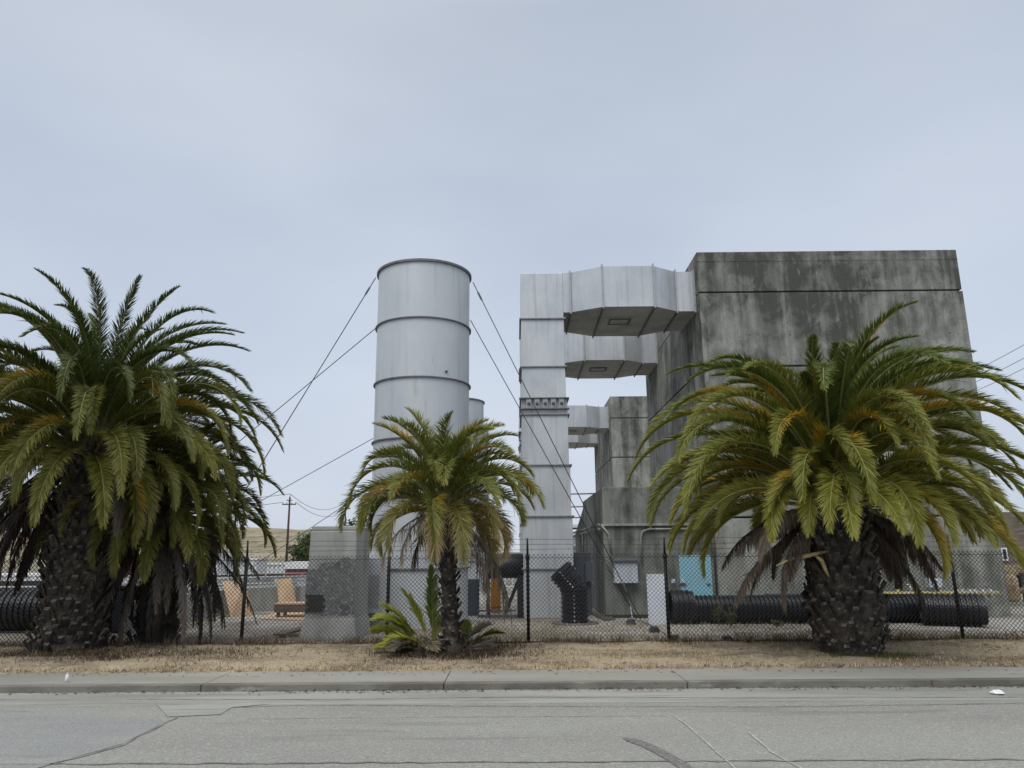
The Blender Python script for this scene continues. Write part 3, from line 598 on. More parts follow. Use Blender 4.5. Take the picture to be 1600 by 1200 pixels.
MB().tube([(a.x, yb + .3, b.z + r_), (a.x + .05, yb + .3, b.z + r_), (b.x - .12, yb + .3, b.z + r_), (b.x - .06, yb + .3, b.z + r_)], [r_ * .8, r_, r_, r_ * .8], 28).build('tank_body', 'pipe', t)
lx = at(813, 930, yb).x; MB().box((lx - .09, yb, GZ), (lx + .09, yb + .2, b.z + .1)).build('leg', 'pipe', t)
lx2 = at(762, 930, yb).x; MB().box((lx2 - .05, yb + .3, GZ), (lx2 + .05, yb + .4, b.z + .1)).build('leg', 'pipe', t)
p = gnd(792, 955); MB().bar((p.x, yb + .12, GZ + .15), (lx - .03, yb + .12, b.z), .15, .10).build('brace', 'pipe', t)
MB().box((lx2 - .3, yb + .1, GZ + .02), (lx + .1, yb + .2, GZ + .09)).box((lx2 - .3, yb + .1, GZ + .18), (lx - .12, yb + .14, GZ + .23)).build('base_rail', 'flange', t)

# ---------------------------------------------------------------- right-hand pipework and far shed
a = at(1392, 928, BD - .5); b = at(1560, 928, BD - .5)
t = thing('yellow_pipe', ((a.x + b.x) / 2, BD - .5, a.z), 'faded yellow pipe with pale flanges and valve running along the big building', 'pipe')
MB().tube([(a.x - .6, BD - .5, a.z), (b.x, BD - .5, a.z)], .065, 14).build('pipe_run', 'yellow', t)
for px in (1404, 1432, 1470, 1497, 1505, 1516, 1524, 1536, 1548):
    p = at(px, 938, BD - .5); MB().tube([(p.x - .03, BD - .5, a.z), (p.x + .03, BD - .5, a.z)], .125, 14).build('flange', 'rail' if px > 1500 else 'yellow', t)
p = at(1461, 930, BD - .5); vz = at(1461, 911, BD - .5).z
vb = MB().box((p.x - .18, BD - .62, vz - .12), (p.x + .18, BD - .38, vz + .12)).tube([(p.x, BD - .5, a.z), (p.x, BD - .5, vz)], .04).build('valve', 'white', t, bev=.02)
p = at(1424, 930, BD - .5); MB().tube([(p.x, BD - .5, a.z), (p.x, BD - .5, a.z + .22)], .04).tube([(p.x - .13, BD - .5, a.z + .24), (p.x + .13, BD - .5, a.z + .24)], .025).build('valve', 'rail', t)
for px in (1415, 1450, 1530):
    p = at(px, 950, BD - .5); MB().box((p.x - .03, BD - .54, GZ), (p.x + .03, BD - .46, a.z - .06)).build('support', 'flange', t)
for px in (1398, 1457):
    p = at(px, 870, BD - .2); p2 = at(px + 4, 930, BD - .2)
    tag(MB().tube([(p.x, BD - .2, p.z), (p2.x, BD - .2, p2.z)], .05, 8).build('standpipe', 'pipe'), 'thin black upright pipe against the big building, %s of two above the yellow pipe' % ('left' if px < 1400 else 'right'), 'pipe')
a = at(1563, 866, 34); b = at(1720, 866, 34)
t = thing('plant_shed', ((a.x + b.x) / 2, 36, GZ), 'dark weathered plant shed with a window at the right edge behind the fence', 'shed')
zt = at(1580, 800, 34).z; zb_ = at(1580, 882, 34).z
MB().box((a.x - .2, 34, zb_), (b.x + 2, 38, zt)).build('wall', 'plyold', t)
MB().box((a.x - .3, 33.9, zb_ - .45), (b.x + 2, 34.3, zb_ - .002)).build('beam', 'tan', t)
c = at(1564, 856, 33.9); e_ = at(1577, 876, 33.9); w_ = MB().box((c.x, 33.93, e_.z), (e_.x, 33.999, c.z)).build('window', 'cabwhite', t); MB().box((c.x + .07, 33.915, e_.z + .06), (e_.x - .07, 33.929, c.z - .06)).build('pane', 'glass', w_)
for px in (1572, 1640, 1720): p = at(px, 900, 34.1); MB().box((p.x - .12, 34.1, GZ), (p.x + .12, 34.4, zb_ - .46)).build('post', 'tan', t)
MB().box((a.x + .2, 35, GZ), (b.x, 37.5, zb_ - .46)).build('dark_bay', 'groove', t)
p = at(1582, 935, 26); zt = at(1582, 903, 26).z; zb_ = at(1582, 940, 26).z
t = thing('pressure_vessel', (p.x, 26, GZ), 'tan upright vessel in a pipe frame where the yellow pipe ends at right', 'vessel')
lathe(MB(), (p.x, 26), [(.02, zb_ - .02), (.18, zb_), (.24, zb_ + .1), (.24, zt), (.16, zt + .12), (.02, zt + .14)], 24).build('vessel_body', 'tan', t)
for s_ in (-.35, .6): MB().box((p.x + s_ - .05, 26.2, GZ), (p.x + s_ + .05, 26.3, zt + .3)).build('leg', 'flange', t)
MB().box((p.x - .5, 25.9, zt + .16), (p.x + 1.6, 26.3, zt + .26)).build('crossbeam', 'tan', t)
MB().tube([(p.x + .2, 26, zb_ + .35), (p.x + 1.6, 26, zb_ + .35)], .1, 12).tube([(p.x + .5, 26, zb_ + .35), (p.x + .58, 26, zb_ + .35)], .2, 12).tube([(p.x + .8, 26, zb_ + .35), (p.x + .86, 26, zb_ + .35)], .2, 12).build('pipe_run', 'tan', t)

# ---------------------------------------------------------------- patched concrete pillar on the left
yb = gnd(510, 1000).y
def pp(px, py, y=None): return at(px, py, y or yb)
t = thing('concrete_pillar', (pp(512, 900).x, yb, GZ), 'patched concrete pillar with dark roughcast and a bare brick hole, behind the fence left of the stack', 'pillar')
xl, xr = pp(480, 850).x, pp(557, 850).x; zt = pp(500, 822).z; dp = 1.6
z1 = pp(500, 868).z; z2 = pp(500, 968).z
MB().hexa([(xl, yb + .05, z2), (xr, yb + .05, z2), (xr, yb + dp, z2), (xl, yb + dp, z2)], [(xl + .05, yb + .05, zt - .10), (xr - .0, yb + .05, zt - .10), (xr, yb + dp, zt - .10), (xl + .05, yb + dp, zt - .10)]).build('shaft', 'slab', t, bev=.03)
MB().box((xl + .07, yb + .06, zt - .098), (xr - .02, yb + dp, zt)).build('cap', 'slab', t, bev=.02)
# irregular roughcast skin
mb = MB(); random.seed(5); n = 14; top = []; bot = []
for k in range(n + 1):
    u = k / n; x_ = xl + .005 + (xr - xl - .01) * u; top.append((x_, yb + .042, z1 - .35 * (1 - u) ** 2 - .05 + random.uniform(-.06, .05))); bot.append((x_, yb + .042, z2 + .1 + random.uniform(-.03, .03)))
for k in range(n): mb.add([bot[k], bot[k + 1], top[k + 1], top[k]], [(0, 1, 2, 3)])
mb.build('roughcast', 'slabdark', t)
a = pp(476, 935); b = pp(498, 952); mb = MB()
for r0 in range(5):
    for c0 in range(3):
        x_ = xl + .03 + c0 * .13 + (r0 % 2) * .05; z_ = b.z - .05 + r0 * .075
        mb.box((x_, yb + .02, z_), (x_ + .12, yb + .041, z_ + .065))
mb.build('bare_brick', 'groove', t)
w0, w1 = pp(467, 998), pp(557, 998)
MB().hexa([(w0.x, yb - .08, GZ - .02), (w1.x + .02, yb - .08, GZ - .02), (w1.x + .02, yb + dp + .05, GZ - .02), (w0.x, yb + dp + .05, GZ - .02)], [(xl - .02, yb + .03, z2 + .02), (xr + .01, yb + .03, z2 + .02), (xr + .01, yb + dp, z2 + .02), (xl - .02, yb + dp, z2 + .02)]).build('base', 'slab', t, bev=.03)

# ---------------------------------------------------------------- yard things on the left
def leaf_cloud(rg, centre, rad, n, size, colA, colB, squash=1.0):
    c = rg.normal(size=(n, 3)); c /= np.linalg.norm(c, axis=1)[:, None]; c *= (rg.rand(n, 1) ** .35); 
    lump = .75 + .35 * np.sin(c[:, :1] * 7 + 1) * np.cos(c[:, 1:2] * 6) + .2 * np.sin(c[:, 2:3] * 9)
    p = centre + c * lump * np.array(rad) * np.array([1, 1, squash])
    a_ = rg.normal(size=(n, 3)); a_ /= np.linalg.norm(a_, axis=1)[:, None]; b_ = np.cross(a_, rg.normal(size=(n, 3))); b_ /= np.linalg.norm(b_, axis=1)[:, None]
    s_ = size * (.5 + rg.rand(n, 1)); v = np.stack([p - a_ * s_, p - b_ * s_ * .4, p + a_ * s_, p + b_ * s_ * .4], 1).reshape(-1, 3)
    q_ = np.arange(4 * n).reshape(n, 4); col = colA + (colB - colA) * rg.rand(n, 1) ; col = np.repeat(col, 4, 0); return v, q_, col
rg = np.random.RandomState(11)
def tree(px0, px1, pytop, D, label):
    a_, b_ = at(px0, pytop, D), at(px1, pytop, D); cx = (a_.x + b_.x) / 2; t = thing('bushy_tree', (cx, D, GZ), label, 'tree', 'dark bushy trees beyond the yard')
    h = a_.z; r = (b_.x - a_.x) / 2
    MB().tube([(cx, D, GZ), (cx + .1, D, h * .35), (cx - .1, D, h * .7)], [.22, .16, .06], 8).tube([(cx, D, h * .3), (cx + r * .5, D, h * .6)], [.1, .03], 6).tube([(cx, D, h * .3), (cx - r * .5, D - .3, h * .6)], [.1, .03], 6).build('trunk', 'pole', t)
    v, q_, col = leaf_cloud(rg, np.array([cx, D, h * .55]), (r, r, h * .47), 9000, .12, np.array([.03, .05, .015]), np.array([.10, .13, .04]))
    npobj('crown', v, q_, np.zeros((0, 3), int), col, 'crown', t)
tree(452, 520, 834, 62, 'dark green bushy tree beyond the yard, peeping out left of the patched pillar')
tree(512, 600, 810, 66, 'lighter bushy tree whose top shows above the patched pillar')
# low channel walls with railings
a = gnd(200, 992); b = gnd(360, 958); c_ = gnd(520, 950)
t = thing('channel_wall', (a.x, a.y, GZ), 'low grey concrete channel wall with a yellow edge behind the leaning plywood', 'wall')
MB().bar((a.x, a.y, GZ + .38), (b.x, b.y, GZ + .38), .25, .8).build('wall', 'slab', t, bev=.01)
MB().bar((b.x, b.y, GZ + .38), (c_.x, c_.y + .2, GZ + .38), .25, .8).build('wall', 'slab', t, bev=.01)
d_ = (b - a).normalized(); MB().bar(a + Vector((d_.y, -d_.x, 0)) * .3 + Vector((0, 0, .012)), b + Vector((d_.y, -d_.x, 0)) * .3 + Vector((0, 0, .012)), .12, .02).build('edge_line', 'yellow', t)
for row, (dd, xs_, pyr) in enumerate([(30, (250, 500), 905), (36, (250, 500), 907), (46, (200, 500), 903)]):
    p0 = at(xs_[0], pyr, dd); p1 = at(xs_[1], pyr, dd + 4)
    t = thing('railing', (p0.x, dd, GZ), ['nearest grey pipe railing beyond the channel wall', 'middle grey pipe railing beyond the channel wall', 'farthest grey pipe railing, in front of the white containers'][row], 'railing', 'grey railings across the yard')
    zt = (.98, .80, .70)[row]
    n = 11
    for k, zz in enumerate((zt, zt * .62)): MB().tube([(p0.x, dd, zz), (p1.x, dd + 4, zz)], .035, 8).build('rail', 'rail', t)
    for k in range(n):
        q_ = Vector((p0.x, dd, 0)).lerp(Vector((p1.x, dd + 4, 0)), k / (n - 1)); MB().tube([(q_.x, q_.y, GZ), (q_.x, q_.y, zt)], .03, 6).build('upright', 'rail', t)
    MB().bar((p0.x, dd + .3, GZ + .2), (p1.x, dd + 4.3, GZ + .2), .2, .5).build('channel_kerb', 'slab', t)
for kx, (px, py, dd) in enumerate([(322, 930, 27), (300, 925, 33), (472, 932, 33)]):
    p = at(px, py, dd); tag(MB().box((p.x - .25, dd, GZ), (p.x + .25, dd + .4, .85)).box((p.x - .3, dd - .04, .852), (p.x + .3, dd + .44, .9)).build('gate_pedestal', 'rail'), ['squat pale gate pedestal left of the leaning plywood', 'farther pale gate pedestal beyond the channel, left', 'pale gate pedestal behind the old timber bench'][kx], 'pedestal')
# railing seen under the black tank
p0 = at(778, 905, 33); p1 = at(812, 905, 33); t = thing('railing', (p0.x, 33, GZ), 'pale railing seen between the legs of the black tank', 'railing')
for zz in (1.25, .85, .5): MB().tube([(p0.x - .5, 33, zz), (p1.x + .3, 33, zz)], .04, 6).build('rail', 'cabwhite', t)
for k in range(4): x_ = p0.x + k * .32; MB().tube([(x_, 33, GZ), (x_, 33, 1.25)], .035, 6).build('upright', 'cabwhite', t)
# plywood
a = gnd(361, 965); b = gnd(398, 962); ya = a.y + .75; c = at(347, 908, ya); e_ = at(381, 908, ya)
up = Vector((0, .02, .02)); pl_ = [a, b, e_, c]
def slabq(P4, th, name, m_, label, cat, group=None):
    n_ = (P4[1] - P4[0]).cross(P4[3] - P4[0]).normalized() * th
    o = MB().hexa([P4[0], P4[1], P4[1] - n_, P4[0] - n_], [P4[3], P4[2], P4[2] - n_, P4[3] - n_]).build(name, m_)
    return tag(o, label, cat, group)
slabq(pl_, .02, 'plywood_sheet', 'ply', 'large tan plywood sheet leaning beside the left fence post', 'plywood', 'tan plywood sheets')
a = gnd(437, 957); b = gnd(466, 956); c = at(432, 905, a.y + .5); e_ = at(455, 903, a.y + .5)
slabq([a, b, e_, c], .02, 'plywood_sheet', 'ply', 'narrow tan plywood sheet leaning upright behind the old timber bench', 'plywood', 'tan plywood sheets')
P4 = [gnd(404, 968), gnd(520, 972), gnd(520, 955), gnd(440, 955)]; zl = Vector((0, 0, .03))
tag(MB().hexa([p_ + Vector((0, 0, .004)) for p_ in P4], [p_ + zl for p_ in P4]).build('plywood_sheet', 'ply'), 'tan plywood sheet lying flat on the ground under the timber bench', 'plywood', 'tan plywood sheets')
a = gnd(431, 966); b = gnd(500, 966); zt = at(430, 945, a.y).z
t = thing('timber_bench', ((a.x + b.x) / 2, a.y, GZ), 'old weathered timber bench between the left fence post and the patched pillar', 'bench')
MB().box((a.x - .06, a.y - .03, zt - .22), (b.x, a.y + .02, zt)).build('apron', 'plyold', t); MB().box((a.x - .08, a.y - .05, zt + .002), (b.x, a.y + .8, zt + .04)).build('bench_top', 'ply', t)
for x_ in (a.x, b.x - .4):
    for y_ in (a.y + .025, a.y + .7): MB().box((x_, y_, GZ + .031), (x_ + .09, y_ + .09, zt)).build('leg', 'plyold', t)
a = gnd(434, 997); b = gnd(470, 992); tag(MB().bar(a + Vector((0, 0, .07)), b + Vector((.1, .2, .16)), .3, .05).bar(a + Vector((0, .1, .04)), a + Vector((.5, .1, .04)), .08, .08).build('broken_board', 'plyold'), 'broken dark timber scrap on the ground at the foot of the pillar', 'timber scrap')
# wooden grate by the cabinet foot, black weights and a hose by the anchor
a = gnd(928, 962); b = gnd(946, 971)
mb = MB()
for k in range(5): o_ = Vector((.07 * k, .09 * k, 0)); mb.bar(a + o_ + Vector((0, 0, .03)), b + o_ + Vector((0, 0, .03)), .05, .04)
tag(mb.build('timber_grate', 'plyold'), 'small timber grate on the ground between the grey cabinet and the annex', 'grate')
for k, (px, py) in enumerate([(986, 976), (1022, 988), (1053, 1003), (1136, 1004)]):
    p = gnd(px, py); mb = MB().hexa([(p.x - .13, p.y - .1, GZ), (p.x + .13, p.y - .1, GZ), (p.x + .13, p.y + .1, GZ), (p.x - .13, p.y + .1, GZ)], [(p.x - .08, p.y - .06, GZ + .12), (p.x + .1, p.y - .06, GZ + .12), (p.x + .1, p.y + .06, GZ + .14), (p.x - .08, p.y + .06, GZ + .14)])
    tag(mb.build('black_weight', 'pipe', bev=.02), ['black weight block at the guy wire anchor beside the white board', 'black weight block halfway along the pale hose', 'black weight block at the foot of the fence post right of the white board', 'black lump at the fence foot below the long black pipe'][k], 'weight')
P_ = [gnd(x_, y_) + Vector((0, 0, .03)) for x_, y_ in [(988, 968), (1005, 972), (1022, 980), (1038, 990), (1052, 1000)]]
tag(MB().tube([at(985, 947, P_[0].y), *P_], .018, 6).build('hose', 'rail'), 'thin pale hose running down over the ground to the fence post', 'hose')
# black base tube, long curb, far containers
def container(px0, px1, py, D, h, m_, label, roof='cabwhite', rh=.14):
    a_ = at(px0, py, D); b_ = at(px1, py, D); t = thing('container', ((a_.x + b_.x) / 2, D, GZ), label, 'container', 'containers parked far across the yard')
    zt = at(px0, py - h, D).z; x0, x1 = a_.x, b_.x
    mb = MB(); n = max(6, int((x1 - x0) / .5))
    for k in range(n):
        xa_ = x0 + (x1 - x0) * k / n; xb_ = x0 + (x1 - x0) * (k + .5) / n; xc = x0 + (x1 - x0) * (k + 1) / n
        mb.box((xa_, D, GZ + .3), (xb_, D + 2.4, zt)); mb.box((xb_, D + .08, GZ + .3), (xc, D + 2.4, zt))
    mb.build('side_wall', m_, t); MB().box((x0 - .05, D - .05, zt + .002), (x1 + .05, D + 2.45, zt + rh)).build('roof', roof, t)
    MB().box((x0, D + .02, GZ), (x1, D + 2.4, GZ + .298)).build('chassis', 'groove', t)
    return t
container(346, 400, 896, 58, 20, 'cabwhite', 'tall white container farthest left, behind the left fence post')
container(402, 445, 897, 62, 14, 'cabwhite', 'low long white container in the middle of the far row')
container(445, 500, 900, 55, 11, 'red', 'dark red container with a white roof left of the patched pillar', rh=.5)
container(262, 338, 898, 56, 30, 'cabwhite', 'white container seen through the hanging fronds of the left palms')
container(135, 200, 904, 62, 36, 'red', 'rusty red container seen between the two left palm trunks')
container(-60, 60, 925, 48, 24, 'cabwhite', 'white container seen past the left side of the front left palm trunk')
t = thing('distant_plant', (at(900, 860, 62).x, 62, GZ), 'distant grey plant building with pale roof strips between duct tower and annex', 'building')
a = at(878, 838, 62); b = at(945, 838, 62); MB().box((a.x, 62, GZ), (b.x, 68, a.z)).build('wall', 'slab', t)
MB().box((a.x - .1, 61.9, a.z + .002), (b.x, 68, a.z + .35)).box((a.x - .1, 61.9, a.z + .7), (b.x, 68, a.z + .95)).build('roof', 'cabwhite', t)
for z_ in (1.2, 2.4): MB().tube([(a.x, 61.8, z_), (b.x, 61.8, z_)], .09, 8).build('pipe_run', 'rail', t)
# utility poles
def utility_pole(px, pyb, pyt, D, arm, label, lean=0):
    b_ = at(px, pyb, D); tp = at(px + lean, pyt, D); t = thing('utility_pole', (b_.x, D, GZ), label, 'utility pole', 'utility poles beyond the yard')
    MB().tube([(b_.x, D, GZ), (tp.x, D, tp.z)], [.2, .13], 8).build('pole_shaft', 'pole', t)
    z_ = tp.z - 1.0; MB().box((tp.x - arm, D - .22, z_ - .1), (tp.x + arm, D - .12, z_ + .06)).build('crossarm', 'pole', t)
    MB().box((tp.x - arm * .4, D - .22, z_ + .5), (tp.x + arm * .4, D - .12, z_ + .62)).build('crossarm', 'pole', t)
    for s_ in (-.92, -.35, .35, .92): MB().tube([(tp.x + arm * s_, D - .17, z_ + .06), (tp.x + arm * s_, D - .17, z_ + .3)], .06, 6).build('insulator', 'rail', t)
    MB().tube([(tp.x, D, tp.z), (tp.x, D, tp.z + .5)], .06, 6).build('insulator', 'rail', t)
    return Vector((tp.x, D, z_)), tp
A_, At = utility_pole(447, 884, 777, 108, 1.0, 'taller utility pole with a crossarm, leaning right, nearer of the two', 6)
B_, Bt = utility_pole(539, 862, 787, 150, 1.05, 'smaller utility pole with a crossarm above the patched pillar', 1)
for k, (o1, lab) in enumerate([((0, 0, 1.5), 'top cable between the two utility poles'), ((.9, 0, .3), 'crossarm cable between the two utility poles')]):
    o1 = Vector(o1); wire([A_ + o1, B_ + o1], .035, lab, 'power_line', 'cables of the utility poles', 2.0, 'cable', 'cable')
    wire([A_ + Vector((-o1.x, 0, o1.z)), A_ + Vector((-42, -14, o1.z - .6))], .035, ['top cable running left from the taller utility pole', 'crossarm cable running left from the taller utility pole'][k], 'power_line', 'cables of the utility poles', 1.6, 'cable', 'cable')
for k, (y0_, y1_) in enumerate([(538, 590), (560, 606), (577, 618)]):
    wire([at(1640, y0_ - 22, 70), at(1450, y1_ + 22, 95)], .03, ['upper', 'middle', 'lower'][k] + ' of three thin power lines right of the big building', 'power_line', 'power lines at the right edge', .3, 'cable', 'cable')
for k, (py, px) in enumerate([(772, 940), (792, 935), (809, 925)]):
    yy = TD + 5 + k; p0 = at(884, py, yy); p1 = at(px, py - 1, yy)
    tag(MB().tube([p0, p1], .03, 6).build('crossing_pipe', 'rail'), ['upper', 'middle', 'lower'][k] + ' thin pipe crossing from the duct tower to the annex', 'pipe', 'thin pipes right of the duct tower')

# ---------------------------------------------------------------- chain link fence
t = thing('chain_link_fence', (0, FY, GZ), 'black chain link fence with barbed wire strands along the whole verge', 'fence')
FH = at(825, 868, FY).z - GZ; ztw = FH - .05
def sway(x_, z_): return .018 * math.sin(x_ * 1.7 + z_) + .012 * math.sin(x_ * 5.1 + z_ * 3)
pit = .088; mb = MB(); X0, X1 = -14.5, 14.5; rw = .006
vs = []; fs = []
x_ = X0 - FH
while x_ < X1:
    for sg in (1, -1):
        nseg = 6; prev = None
        for k in range(nseg + 1):
            z_ = FH * k / nseg; xx = x_ + (z_ if sg > 0 else FH - z_)
            yy = FY + sway(xx, z_) + .003 * sg; zz = GZ + .03 + z_ 
            b0 = len(vs); vs += [(xx - rw, yy + rw, zz), (xx + rw, yy + rw, zz), (xx, yy - rw * 1.4, zz)]
            if k:
                for j in range(3): fs.append((b0 - 3 + j, b0 - 3 + (j + 1) % 3, b0 + (j + 1) % 3, b0 + j))
    x_ += pit
mb.add(vs, fs); mb.build('chain_link_mesh', 'black', t)
for zz in (GZ + ztw, GZ + .06):
    MB().tube([(x_, FY + sway(x_, zz - GZ) - .006, zz) for x_ in np.arange(X0, X1, .4)], .005 if zz > 1 else .016, 5).build('tension_wire', 'black', t)
postpx = [(-75, 1013, 0), (160, 1012, .0), (376, 1012, .0), (604, 1010, 0), (826, 1008, 0), (1046, 1006, .0), (1274, 1005, -.03), (1507, 1005, -.05), (1745, 1003, 0)]
for px, py, ln in postpx:
    p = gnd(px, py); p.y = FY + .05
    p = at(px, py, FY + .05); p.z = GZ
    po = MB().tube([(p.x, FY + .06, GZ - .05), (p.x + ln, FY + .06, GZ + FH)], .036, 10).build('post', 'black', t)
    MB().tube([(p.x + ln, FY + .06, GZ + FH + .001), (p.x + ln * 1.3, FY + .04, GZ + FH + .36)], [.026, .018], 8).build('post_arm', 'black', po)
    MB().tube([(p.x + ln, FY + .06, GZ + FH - .06), (p.x + ln, FY + .06, GZ + FH)], .048, 10).build('post_cap', 'black', po)
for k, dz in enumerate((.12, .22, .33)):
    b_ = MB(); pts = [(x_, FY + .05, GZ + FH + dz + .01 * math.sin(x_ * 1.3 + k)) for x_ in np.arange(X0, X1, .3)]; b_.tube(pts, .0035, 4)
    for x_ in np.arange(X0, X1, .13 + .01 * k):
        z_ = GZ + FH + dz + .01 * math.sin(x_ * 1.3 + k); b_.bar((x_ - .012, FY + .05, z_ - .014), (x_ + .012, FY + .05, z_ + .014), .003, .003)
    b_.build('barbed_wire', 'wire', t)

# ---------------------------------------------------------------- palms
GREEN = np.array([.062, .092, .016]); DEEP = np.array([.028, .048, .013]); OLIVE = np.array([.19, .185, .025]); YEL = np.array([.42, .26, .018]); PALE = np.array([.20, .22, .09])
DEAD = np.array([.105, .078, .055]); DEADG = np.array([.17, .145, .12]); BLEACH = np.array([.42, .36, .27]); RACH = np.array([.24, .24, .09])
def frond(rg, parent, name, base, az, e0, Ln, bend, lL, n, colb, colt, colm=None, droop=.25, vang=22, w=.034, pw=1.25, roll=0, r0=.032, curl=0, start=.13, spread=1.0, jit=.13, rach=RACH, tipw=0.0, collect=None):
    ns = 26; tt = (np.arange(ns) + .5) / ns
    el = e0 - bend * tt ** pw; azz = az + curl * tt ** 1.5
    T = np.stack([np.cos(el) * np.cos(azz), np.cos(el) * np.sin(azz), np.sin(el)], 1)
    P = np.concatenate([[base], np.array(base) + np.cumsum(T * Ln / ns, 0)]); tp_ = np.linspace(0, 1, ns + 1)
    Tn = np.concatenate([T, T[-1:]]); azn = np.concatenate([azz, azz[-1:]])
    Sv = np.stack([-np.sin(azn), np.cos(azn), 0 * azn], 1); U = np.cross(Tn, Sv)
    ro = roll * np.linspace(.2, 1, ns + 1)[:, None]; Sr = Sv * np.cos(ro) + U * np.sin(ro); Ur = U * np.cos(ro) - Sv * np.sin(ro)
    t_ = np.linspace(start, .995, n); t_ = np.concatenate([t_, t_ + .3 / n]).clip(0, 1); s = np.concatenate([np.ones(n), -np.ones(n)])
    f = lambda A: np.stack([np.interp(t_, tp_, A[:, k]) for k in range(3)], 1)
    p, Tt, Ss, Uu = f(P), f(Tn), f(Sr), f(Ur); N = 2 * n
    prof = np.clip((t_ - start + .06) / .22, .3, 1) * np.where(t_ > .5, 1 - .72 * ((t_ - .5) / .5) ** 2.2, 1) * (1 + rg.normal(size=N) * .07)
    l_ = (lL * prof)[:, None]
    a = (np.radians(64) + (np.radians(24) - np.radians(64)) * t_ ** 1.0) * spread + rg.normal(size=N) * jit
    va = np.radians(vang) + rg.normal(size=N) * .16 + np.where(rg.rand(N) < .05, rg.normal(size=N) * .5, 0)
    D = np.cos(a)[:, None] * Tt + np.sin(a)[:, None] * (s[:, None] * np.cos(va)[:, None] * Ss + np.sin(va)[:, None] * Uu)
    dr_ = (droop * (1 + .5 * rg.normal(size=N))).clip(0)[:, None] if droop else np.zeros((N, 1)); dn = np.array([0, 0, -1.])
    mid = p + D * l_ * .5 + dn * dr_ * l_ * .18; tip = p + D * l_ * (1 - dr_ * .25).clip(.5, 1) + dn * dr_ * l_ * .8
    Wv = Tt - (Tt * D).sum(1, keepdims=True) * D; Wv /= np.linalg.norm(Wv, axis=1)[:, None] + 1e-9
    tw = rg.normal(size=(N, 1)) * .35; Wv = Wv * np.cos(tw) + np.cross(D, Wv) * np.sin(tw)
    w_ = w * .5 * (.7 + .3 * prof[:, None])
    V = np.stack([p - Wv * w_ * .85, p + Wv * w_ * .85, mid + Wv * w_, mid - Wv * w_, tip], 1).reshape(-1, 3)
    i0 = (np.arange(N) * 5)[:, None]; Q = i0 + np.array([0, 1, 2, 3]); Tr = i0 + np.array([3, 2, 4])
    cb = colb * (1 + .16 * rg.normal(size=(N, 1))).clip(.5, 1.6); tu = (t_[:, None] ** 1.3)
    cb = cb * (1 - tu * .55) + colt * tu * .55 * (1 + .15 * rg.normal(size=(N, 1)))
    if colm is not None:      # one run of leaflets turning yellow
        c0 = rg.uniform(.25, .75); sd_ = rg.choice([-1, 1]); kk = np.exp(-((t_ - c0) / .18) ** 2)[:, None] * (s == sd_)[:, None] * .9; cb = cb * (1 - kk) + colm * kk
    ct = cb * .75 + colt * .35 + tipw * BLEACH
    C = np.stack([cb * .8, cb * .8, cb, cb, ct], 1).reshape(-1, 3)
    # rachis
    m = 5; rr = np.linspace(r0, r0 * .16, ns + 1); rr[0] *= 1.8; rr[1] *= 1.4
    an = np.arange(m) * 2 * np.pi / m
    RV = (P[:, None] + (Sr[:, None] * np.cos(an)[None, :, None] + Ur[:, None] * np.sin(an)[None, :, None]) * rr[:, None, None]).reshape(-1, 3)
    b = len(V); k = np.arange(ns)[:, None] * m + np.arange(m)[None]; k2 = np.arange(ns)[:, None] * m + (np.arange(m)[None] + 1) % m
    RQ = np.stack([k, k2, k2 + m, k + m], -1).reshape(-1, 4) + b
    RC = np.tile(rach, (len(RV), 1))
    if collect is not None:
        b = sum(len(c_[0]) for c_ in collect); collect.append((np.concatenate([V, RV]), np.concatenate([Q, RQ]) + b, Tr + b, np.concatenate([C, RC]).clip(0, 1))); return None
    return npobj(name, np.concatenate([V, RV]), np.concatenate([Q, RQ]), Tr, np.concatenate([C, RC]).clip(0, 1), 'leaf', parent)
